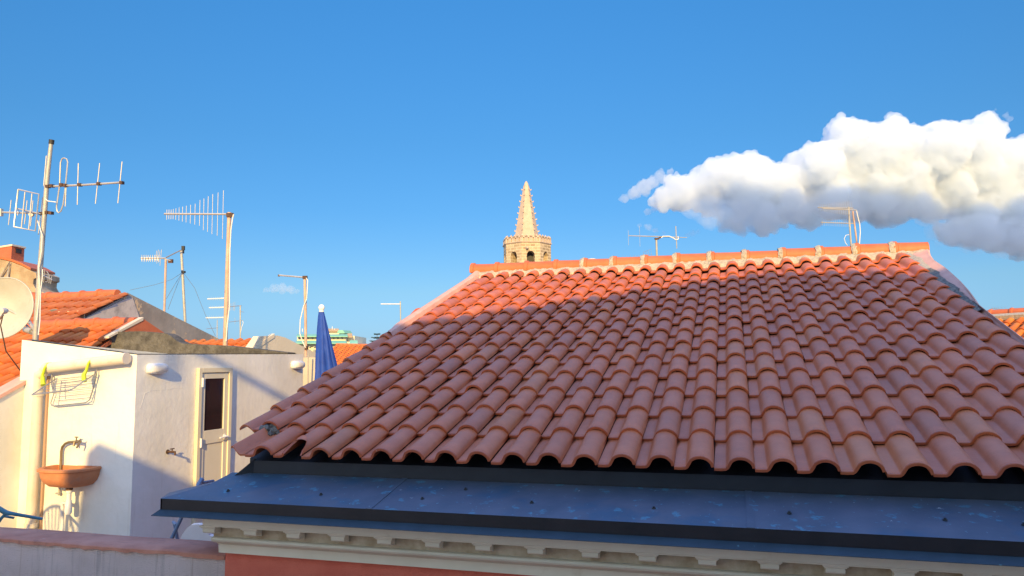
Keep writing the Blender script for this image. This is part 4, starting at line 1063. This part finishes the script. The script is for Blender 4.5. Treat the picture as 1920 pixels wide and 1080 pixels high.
# 2 big log periodic
D2 = 11.5
a2 = aerial(421, 648, D2, 'large fan-shaped comb aerial with many thin rods on a rusty pole')
mb = MB(); mb.tube([at(u,v,D=D2) for u,v in [(422,648),(426,520),(430,398)]], [4.2*D2/FPX,4*D2/FPX,3.6*D2/FPX], 12); mast = mb.build('mast', M['rustpole'], a2)
mb = MB(); mb.tube([at(308,401,D=D2), at(427,401.5,D=D2)], 1.9*D2/FPX, 8); mb.tube([at(425,402,D=D2), at(439,402,D=D2)], 1.2*D2/FPX, 6); bm = mb.build('boom', M['alu'], a2)
L_ = [(313,393,412),(317,393,411),(321,393,411),(325,392,411),(330,391,412),(336,389,413.5),(342.5,387.5,415.5),(349.5,386,417),(357.5,384,419),(366,382,421),(375,375,423),(382.5,372,431.5),(390.5,368,434.5),(399,364,439),(409,361,442),(419,357,448)]
els([(u, t, u-2*(b-t)/90, b) for u, t, b in L_], D2, .62, bm)
mb = MB(); mb.obox(at(424,407,D=D2-.04), RT*(12*D2/FPX), FW*.05, UP*(8*D2/FPX)); mb.build('clamp', M['rust'], mast)
mb = MB(); mb.tube([at(u,v,D=D2-.05) for u,v in [(438,402),(436,410),(433,430),(431,470),(430,540),(430,575),(426,610),(424,640)]], 1.1*D2/FPX, 6); mb.build('cable', M['cable'], mast)

# 3 pole at 308 with yagi and grid
D3 = 14.5
a3 = aerial(308, 630, D3, 'bushy white yagi aerial on a thin pole, leaning beside the grey gable')
mb = MB(); mb.tube([at(307,625,D=D3), at(311,486,D=D3)], 2.0*D3/FPX, 8); mast = mb.build('mast', M['rustpole'], a3)
mb = MB(); mb.tube([at(264,484,D=D3), at(311,484,D=D3)], 1.5*D3/FPX, 6); mb.tube([at(308,485,D=D3), at(320,489,D=D3)], 1.3*D3/FPX, 6); bm = mb.build('boom', M['alu'], a3)
els([(u, 478, u+.3, 491) for u in range(266, 300, 4)] + [(297,468,294,494),(303,468,300,498),(294,470,291,490),(300,470,297,492)], D3, .6, bm)
els([(u, 482, u, 488) for u in range(266, 300, 5)], D3, 1.6, bm, M['whiteplastic'], 'rod_holders')
mb = MB(); mb.obox(at(315,493,D=D3), RT*(8*D3/FPX), FW*.05, UP*(7*D3/FPX)); mb.build('clamp', M['rust'], mast)
# 4 pole at 343 with arm and guy wires
D4 = 15
a4 = aerial(345, 635, D4, 'slightly kinked guyed pole with a slanting arm and black top')
mb = MB(); mb.tube([at(u,v,D=D4) for u,v in [(347.5,634),(347,600),(344,545),(342,505),(340,470)]], [2.4*D4/FPX]*5, 8); mast = mb.build('mast', M['galv'], a4)
mb = MB(); mb.tube([at(311,483,D=D4-.1), at(339,469,D=D4-.1)], 1.1*D4/FPX, 6); mb.build('arm', M['rackmetal'], a4)
mb = MB(); mb.obox(at(337.5,475,D=D4), RT*(6*D4/FPX), FW*.05, UP*(6*D4/FPX)); mb.obox(at(340,469,D=D4), RT*(5*D4/FPX), FW*.05, UP*(8*D4/FPX)); mb.obox(at(340,512,D=D4-.05), RT*(5*D4/FPX), FW*.08, UP*(4*D4/FPX)); mb.build('clamp', M['black'], mast)
mb = MB()
for pts in ([(342,511),(322,524),(290,534),(243,544)],[(342,511),(328,533),(312,560)],[(342,511),(330,540),(315,580)],[(343,510),(365,540),(385,590),(404,630)]):
    mb.tube([at(u,v,D=D4) for u,v in pts], .35*D4/FPX, 5)
mb.build('guy_wire', M['wire'], mast)
# 5 pole at 573
D5 = 13
a5 = aerial(571, 665, D5, 'bare pole with a single left-pointing arm and looping white cable, beside the parasol')
mb = MB(); mb.tube([at(u,v,D=D5) for u,v in [(573.5,668),(573,600),(571.5,518)]], 2.6*D5/FPX, 8); mast = mb.build('mast', M['rustpole'], a5)
mb = MB(); mb.tube([at(523,516,D=D5), at(570,520,D=D5)], 1.6*D5/FPX, 6); mb.build('boom', M['alu'], a5)
mb = MB(); mb.obox(at(567,523,D=D5-.03), RT*(8*D5/FPX), FW*.06, UP*(6*D5/FPX)); mb.obox(at(521,518.5,D=D5), RT*(3*D5/FPX), FW*.03, UP*(4*D5/FPX)); mb.obox(at(571,656,D=D5-.04), RT*(5*D5/FPX), FW*.08, UP*(7*D5/FPX)); mb.build('clamp', M['rust'], mast)
mb = MB(); mb.tube([at(u,v,D=D5-.04) for u,v in [(574,521),(577,526),(575,560),(569,575),(563,600),(562,625),(567,640),(573,652)]], .9*D5/FPX, 6); mb.build('cable', M['cable'], mast)
# 6 thin pole near the verge
D6 = 22
a6 = aerial(751, 640, D6, 'thin pole with one short left arm just left of the roof verge')
mb = MB(); mb.tube([at(752,640,D=D6), at(750.5,565,D=D6)], 1.1*D6/FPX, 6); mast = mb.build('mast', M['galv'], a6)
mb = MB(); mb.tube([at(714,570,D=D6), at(752,570,D=D6)], .9*D6/FPX, 6); mb.build('boom', M['cable'], a6)
# 7 behind the log periodic
D7 = 24
a7 = aerial(450, 640, D7, 'small distant pole with two thin arms right of the rusty pole')
mb = MB(); mb.tube([at(450.5,640,D=D7), at(450.5,573,D=D7)], 1.2*D7/FPX, 6); mast = mb.build('mast', M['galv'], a7)
mb = MB(); mb.tube([at(426,576,D=D7), at(440,574,D=D7), at(453,573,D=D7)], .7*D7/FPX, 6); mb.tube([at(427,604,D=D7), at(455,601,D=D7)], .6*D7/FPX, 6); mb.tube([at(449,584,D=D7), at(457,585,D=D7)], .5*D7/FPX, 6); bm = mb.build('boom', M['rackmetal'], a7)
els([(u, 566+abs(u-440)*.4, u, 582) for u in (429,432,435,438,440.5)] + [(439,573,439,583),(440.5,596,440.5,608)], D7, .3, bm)
mb = MB(); mb.tube([at(u,v,D=D7) for u,v in [(455,601),(456,606),(453,614),(451,625)]], .5*D7/FPX, 5); mb.build('cable', M['cable'], mast)
D8 = 20
a8 = aerial(424, 640, D8, 'three stacked pale arms pointing left of the rusty pole')
mb = MB(); mb.tube([at(425,640,D=D8), at(426,556,D=D8)], .9*D8/FPX, 6); mast = mb.build('mast', M['galv'], a8)
for (ua, va, ub, vb) in ((389,560.5,424,559),(392,577,424,576),(386,596,424,595)):
    mb = MB(); mb.tube([at(ua,va,D=D8), at(ub,vb,D=D8)], 1.0*D8/FPX, 6); bm = mb.build('boom', M['cable'], a8)
    els([(u, va-4, u, va+3) for u in range(int(ua)+3, int(ub)-2, 4)], D8, .22, bm)
D9 = 26
a9 = aerial(407, 640, D9, 'tiny short pole with a cross arm low behind the grey gable end')
mb = MB(); mb.tube([at(407,640,D=D9), at(407.3,600,D=D9)], .7*D9/FPX, 6); mb.build('mast', M['galv'], a9)
mb = MB(); mb.tube([at(387,616.5,D=D9), at(409,614.5,D=D9)], .5*D9/FPX, 5); mb.build('boom', M['rackmetal'], a9)
# 10 on the ridge (1230)
D10 = 12.5
a10 = aerial(1231, 500, D10, 'H-shaped aerial with long horizontal boom behind the middle of the ridge')
mb = MB(); mb.tube([at(1232,495,D=D10), at(1230.5,446,D=D10)], 1.9*D10/FPX, 8); mast = mb.build('mast', M['galv'], a10)
mb = MB(); mb.tube([at(1178,442,D=D10), at(1235,443.5,D=D10), at(1288,445.5,D=D10)], [.8*D10/FPX,1.0*D10/FPX,.6*D10/FPX], 6); bm = mb.build('boom', M['galv'], a10)
els([(1267,424,1269,466)], D10, 1.2, bm, M['galv'], 'dipole'); els([(1178,432,1178.5,460),(1199,424,1200,462)], D10, .4, bm)
mb = MB(); mb.obox(at(1228,449,D=D10-.03), RT*(8*D10/FPX), FW*.05, UP*(3*D10/FPX)); mb.tube([at(1232,448,D=D10), at(1241,444,D=D10)], 1.6*D10/FPX, 6); mb.obox(at(1227,484,D=D10-.03), RT*(7*D10/FPX), FW*.05, UP*(2.4*D10/FPX)); mb.build('clamp', M['rust'], mast)
mb = MB(); mb.tube([at(u,v,D=D10-.04) for u,v in [(1240,446),(1243,443),(1255,443),(1262,446),(1268,450),(1272,448),(1271,443)]], .9*D10/FPX, 6); mb.build('cable', M['cable'], mast)
D11 = 13.5
a11 = aerial(1190, 495, D11, 'low horizontal yagi with small mesh reflector hugging the ridge')
mb = MB(); mb.tube([at(1158,488.5,D=D11), at(1230,483,D=D11)], 1.3*D11/FPX, 6); mb.tube([at(1229,500,D=D11), at(1229,482,D=D11)], 1.3*D11/FPX, 6); bm = mb.build('boom', M['cable'], a11)
els([(u, 480-(u-1160)*.06, u+.3, 489-(u-1160)*.08) for u in (1160,1168,1175,1182,1188,1192,1197,1202,1207)] + [(1206,473,1210,487),(1220,467,1223,485),(1206,473,1220,467),(1208,481,1222,476),(1211,471,1213,484),(1215,469,1217,483)], D11, .35, bm, M['rackmetal'])
# 12 twin booms (1595)
D12 = 11.5
a12 = aerial(1598, 465, D12, 'paired comb aerials on a patched upright at the right of the ridge')
mb = MB(); mb.tube([at(1596,464,D=D12), at(1593,420,D=D12), at(1591,388,D=D12)], 1.7*D12/FPX, 8); mast = mb.build('mast', M['galv'], a12)
mb = MB(); mb.tube([at(1608,466,D=D12+.1), at(1599,396,D=D12+.1)], 1.6*D12/FPX, 8); mb.build('strut', M['rustpole'], a12)
for i, (ua, va, ub, vb) in enumerate(((1533,389,1600,390.5),(1542,391,1606,394),(1539,417,1600,419))):
    mb = MB(); mb.tube([at(ua,va,D=D12-.15*(i == 1)), at(ub,vb,D=D12-.15*(i == 1))], 1.0*D12/FPX, 6); bm = mb.build('boom', M['galv'], a12)
    nl = 14; els([(ua+3+(ub-ua-12)*k/nl, va-5.5-(k*.55 if i < 2 else k*.15), ua+3.5+(ub-ua-12)*k/nl, va+6+(k*.6 if i < 2 else k*.2)) for k in range(nl+1)], D12-.15*(i == 1), .35, bm)
mb = MB(); mb.tube([at(u,v,D=D12) for u,v in [(1606,395),(1608,405),(1612,420),(1613,435),(1611,465)]], .8*D12/FPX, 6); mb.tube([at(u,v,D=D12) for u,v in [(1592,440),(1586,441),(1583,447),(1585,455),(1589,460)]], .5*D12/FPX, 6); mb.build('cable', M['cable'], mast)
D13 = 19
a13 = aerial(1830, 590, D13, 'tiny dark yagi tip above the right verge slope')
mb = MB(); mb.tube([at(1858,578,D=D13), at(1892,581,D=D13)], .5*D13/FPX, 6); mb.tube([at(1880,600,D=D13), at(1880,580,D=D13)], .6*D13/FPX, 6); bm = mb.build('boom', M['rackmetal'], a13)
els([(u,575,u+2,583) for u in (1860,1864,1868,1872,1878,1884)], D13, .3, bm, M['rackmetal'])

# satellite dishes
def dish(u, v, D, rx, ry, face, m_, label, tilt=.0):
    c = at(u, v, D=D); r_ = empty('satellite_dish', c, label, 'satellite dish')
    ax = Vector(face).normalized(); mb = MB()
    a = Vector((0,0,1)).cross(ax).normalized(); b = ax.cross(a)
    vs = []; n = 36; nr_ = 8
    for i in range(nr_+1):
        t = i/nr_
        for k in range(n):
            an = 2*pi*k/n; vs.append(c + a*(cos(an)*rx*t) + b*(sin(an)*ry*t) + ax*(.16*rx*2*(t*t-1)))
    fs = [(i*n+k, i*n+(k+1) % n, (i+1)*n+(k+1) % n, (i+1)*n+k) for i in range(nr_) for k in range(n)]
    mb.add(vs, fs, 0, True); mb.add([q-ax*.012 for q in vs], [tuple(reversed(f)) for f in fs], 0, True)
    mb.tube([vs[nr_*n+k]-ax*.004 for k in range(n)]+[vs[nr_*n]-ax*.004], .009, 6)
    mb.build('reflector', m_, r_)
    return r_, c, ax, a, b
dr_, c, ax, a, b = dish(3, 577, 9.8, .41, .41, (.30, -.93, .10), M['dish'], 'large off-white satellite dish with stained face at the far left edge')
mb = MB(); lp = at(6, 583, D=9.25); mb.tube([c-b*.40-ax*.02, c-b*.42+ax*.25, lp-Vector((0,0,.05))], .014, 8); mb.build('feed_arm', M['rackmetal'], dr_)
mb = MB(); mb.lathe(lp, [(0,-.05),(.035,-.045),(.04,.03),(.03,.06),(0,.06)], 14, axis=-ax+Vector((0,0,.2))); mb.build('receiver', M['pipe'], dr_)
mb = MB(); mb.tube([lp-Vector((0,0,.05)), lp+Vector((-.03,0,-.18)), lp+Vector((-.04,.1,-.5)), at(66,640,D=9.6)-Vector((.2,0,.4))], .008, 6); mb.build('cable', M['rust'], dr_)
mb = MB(); mb.tube([c-ax*.14, at(52,600,D=9.9), at(68,622,D=9.45)], .022, 8); mb.tube([at(50,610,D=9.9), at(66,628,D=9.45)], .014, 8); mb.tube([at(48,618,D=9.7), at(60,622,D=9.6)], .04, 10); mb.build('mount', M['galv'], dr_)
dd, c, ax, a, b = dish(96, 612, 12.8, .225, .30, (.10, -.95, .15), M['dishgrey'], 'smaller grey satellite dish behind the big mast')
mb = MB(); mb.tube([c-ax*.10, c-ax*.12-Vector((0,0,.7))], .02, 8); mb.build('mount', M['galv'], dd)

# ------------------------------------------------------------------ the house behind the viewpoint (casts the evening shade)
bh = empty('tall_house', (3, -5, -9), 'tall house with a low-pitched gable standing behind the viewpoint, outside the picture', 'house')
mb = MB()
prof_b = [(-3.44, -9), (-3.42, 1.98), (-3.32, 2.78), (-3.18, 2.89), (-2.22, 2.59), (-1.08, 2.5), (-1.05, 3.43), (-0.9, 4.03), (-0.06, 4.29), (1.04, 4.62), (3.14, 5.26), (4.19, 5.54), (4.84, 5.45), (5.44, 5.25), (5.84, 5.34), (10.84, 3.88), (10.84, -9)]
mb.prism([(x, -4.0, z) for x, z in prof_b], (1.82, -6, 0)); mb.build('wall', M['rearwall'], bh)
mb = MB(); mb.tube([(-2.5,-4.3,4.24), (-.6,-4.3,4.22)], .05, 8); mb.tube([(-2.5,-4.3,4.24), (-2.5,-4.3,3.8)], .035, 8)  # unseen bar added to cast the soft strip on the hut wall
mb.build('pipe', M['galv'], bh)
mb = MB(); mb.box((-8, -4, -1.4), (9, 2.80, -1.13)); struct('terrace_floor', mb, M['terrace'])
# slatted plastic chair on the near terrace; only its shadow is in the picture
q = at(103, 990, Y=HY); q = q - SD*((q.y-2.5)/SD.y)
pc = empty('plastic_chair', (q.x, q.y, -1.13), 'white slatted garden chair, seen only by its shadow on the hut wall', 'chair')
fz = -1.13
q.z = 0
mb = MB(); cx_ = Vector((q.x, q.y, 0)); rim = []
for i in range(17):
    a = pi*i/16; rim.append(cx_+Vector((-.25*cos(a)*1.0, 0, fz+.62+.40*max(0,sin(a))**.8)))
mb.tube(rim, .018, 6)
for i in range(9):
    x = -.20+.05*i; a = math.acos(max(-1, min(1, -x/.25))); mb.tube([cx_+Vector((x*.62, 0, fz+.56)), cx_+Vector((x, 0, fz+.62+.40*max(0,sin(a))**.8))], .011, 5)
mb.obox(cx_+Vector((-.25,-.012,fz+.42)), (.5,0,0), (0,.024,0), (0,0,.15))
mb.build('backrest', M['whiteplastic'], pc)
mb = MB(); mb.obox(cx_+Vector((-.25,-.02,fz+.40)), (.5,0,0), (.06,.42,0), (0,0,.03)); mb.build('seat', M['whiteplastic'], pc)
for dx, dy in ((-.23,0),(.23,0),(-.17,.38),(.27,.38)):
    mb = MB(); mb.tube([cx_+Vector((dx,dy,fz)), cx_+Vector((dx*.95,dy,fz+.41))], .02, 6); mb.build('leg', M['whiteplastic'], pc)
for dx in (-.27,.27):
    mb = MB(); mb.tube([cx_+Vector((dx*.92,0,fz+.66)), cx_+Vector((dx+.05,.34,fz+.64)), cx_+Vector((dx+.05,.36,fz+.42))], .018, 6); mb.build('armrest', M['whiteplastic'], pc)

# ------------------------------------------------------------------ clouds
def cloud_mat(dens, name, col=(.885,.93,.972,1)):
    m = bpy.data.materials.new(name); m.use_nodes = True; t = m.node_tree; N = t.nodes; N.remove(N['Principled BSDF'])
    v = N.new('ShaderNodeVolumeScatter'); v.inputs['Color'].default_value = col; v.inputs['Density'].default_value = dens; v.inputs['Anisotropy'].default_value = .0
    b = N.new('ShaderNodeVolumeAbsorption'); b.inputs['Color'].default_value = col; b.inputs['Density'].default_value = dens
    a = N.new('ShaderNodeAddShader'); t.links.new(v.outputs[0], a.inputs[0]); t.links.new(b.outputs[0], a.inputs[1])
    t.links.new(a.outputs[0], N['Material Output'].inputs['Volume']); return m
def cloud(name, lobes, D, dens, vox, disp, seed):
    rnd = random.Random(seed); k = D/FPX; mb = MB()
    for (u, v, r, dz) in lobes:
        c = at(u, v, D=D+dz*k*60); ico(mb, c, r*k)
        for _ in range(int(6)):
            th = rnd.uniform(0, 2*pi); ph = rnd.uniform(-.3, 1.2); dr = Vector((cos(th)*cos(ph), sin(th)*cos(ph), sin(ph)))
            ico(mb, c+dr*r*k*.75, r*k*rnd.uniform(.30,.55))
    o = mb.build(name, cloud_mat(dens, name+'_vapour')); tag(o, kind='structure')
    rm = o.modifiers.new('r', 'REMESH'); rm.mode = 'VOXEL'; rm.voxel_size = vox*k; rm.use_smooth_shade = True
    for i, (sz, st) in enumerate(disp):
        tx = bpy.data.textures.new('%s_t%d' % (name, i), 'CLOUDS'); tx.noise_scale = sz*k; tx.noise_depth = 3
        dm_ = o.modifiers.new('d%d' % i, 'DISPLACE'); dm_.texture = tx; dm_.texture_coords = 'GLOBAL'; dm_.strength = st*k; dm_.mid_level = .5
    rm = o.modifiers.new('r2', 'REMESH'); rm.mode = 'VOXEL'; rm.voxel_size = vox*k; rm.use_smooth_shade = True
    return o
_ico = None
def ico(mb, c, r):
    global _ico
    if _ico is None:
        import bmesh
        bm_ = bmesh.new(); bmesh.ops.create_icosphere(bm_, subdivisions=3, radius=1.0); bm_.verts.ensure_lookup_table()
        _ico = ([v.co.copy() for v in bm_.verts], [tuple(v.index for v in f.verts) for f in bm_.faces]); bm_.free()
    mb.add([c+v*r for v in _ico[0]], _ico[1], 0, True)
CD = 1500
main = [(1240,375,24,0),(1275,362,30,0),(1320,350,36,.2),(1365,335,44,0),(1410,325,40,.3),(1400,365,46,0),(1455,345,46,0),(1500,330,48,.4),(1540,310,50,0),(1590,265,48,.3),(1600,320,62,.6),
        (1650,290,60,.2),(1700,295,62,.5),(1750,290,60,.2),(1800,275,52,.6),(1835,265,44,.2),(1690,345,62,.3),(1770,350,62,.6),(1850,330,62,.4),(1905,310,50,.2),(1950,320,70,.4),(1560,365,50,.2),(1640,370,48,.2),
        (1480,380,42,.2),(1430,395,36,0),(1860,400,56,.3),(1910,410,60,.2),(1830,425,42,.1),(1800,438,26,0),(1980,420,60,0),(1380,415,20,0),(1895,440,34,0),(1340,385,24,.1),(1390,405,28,.1),(1440,412,26,0),(1500,392,34,.2),(1580,382,34,.2),(1660,383,32,.2),(1740,383,30,.2),(1780,436,24,0),(1850,448,26,0),(1905,455,24,0),(1370,412,24,.1),(1428,420,24,.1),(1398,426,14,.1),(1325,393,20,0),(1520,404,24,.1),(1600,396,26,.1),(1680,397,24,.1),(1470,412,18,0),(1790,450,18,0),(1860,463,18,0),(1915,465,20,0)]
cloud('cumulus_cloud', main, CD, .055, 2.2, [(60, 30), (24, 24), (10, 12), (4.5, 6)], 3)
cloud('cloud_base', [(1300,388,20,0),(1340,395,28,0),(1385,405,32,0),(1430,402,32,0),(1490,392,34,0),(1550,385,32,0),(1610,383,30,0),(1670,385,30,0),(1730,395,26,0),(1775,430,32,0),(1830,440,36,0),(1890,446,36,0),(1950,450,40,0)], CD-70, .009, 2.0, [(40, 34), (14, 16), (6, 7)], 4)
cloud('cloud_puff', [(1172,372,9,0),(1190,362,13,0),(1208,352,15,0),(1222,342,13,0),(1238,332,10,0),(1258,322,6,0),(1228,388,10,0),(1214,397,6,0)], CD+60, .030, 1.2, [(16, 16), (6, 8), (3, 4)], 5)
cloud('small_low_cloud', [(500,544,6,0),(515,541,8,0),(530,541,9,0),(545,543,8,0),(558,545,5,0)], CD+60, .022, 1.0, [(10, 9), (4, 5)], 6)
cloud('wispy_cloud_shred', [(1200,424,4,0),(1215,427,6,0),(1230,432,6,0),(1245,437,4,0),(1290,441,5,0),(1298,438,6,0),(1308,436,5,0),(1887,216,6,0),(1893,222,5,0),(1866,204,3,0)], CD+60, .018, 1.0, [(9, 11), (4, 6)], 8)
cloud('horizon_cloud', [(690,650,16,0),(670,668,20,0),(705,645,12,0),(650,672,14,0),(720,660,16,0)], CD+400, .006, 2.0, [(20, 14), (8, 6)], 9)

# unseen cloud bank added behind the viewpoint to shade the lower cumulus
mb = MB(); kk = CD/FPX
for (u, v, r) in [(1260,410,18),(1330,410,34),(1380,408,40),(1430,420,50),(1490,425,56),(1550,430,62),(1610,435,66),(1670,435,66),(1730,438,62),(1790,445,62),(1850,450,62),(1910,455,60),(1970,460,62),(2040,470,60),(1400,480,60),(1550,500,70),(1700,510,70),(1850,520,70)]:
    c = at(u, v, D=CD) - SD*2600
    for j in range(7): ico(mb, c + Vector((random.uniform(-1,1), random.uniform(-1,1), random.uniform(-.25,.25)))*r*kk*.6, r*kk*random.uniform(.6,.8))
o = mb.build('shade_cloud_bank', cloud_mat(.25, 'shade_bank_vapour')); tag(o, kind='structure')
rm = o.modifiers.new('r', 'REMESH'); rm.mode = 'VOXEL'; rm.voxel_size = 8
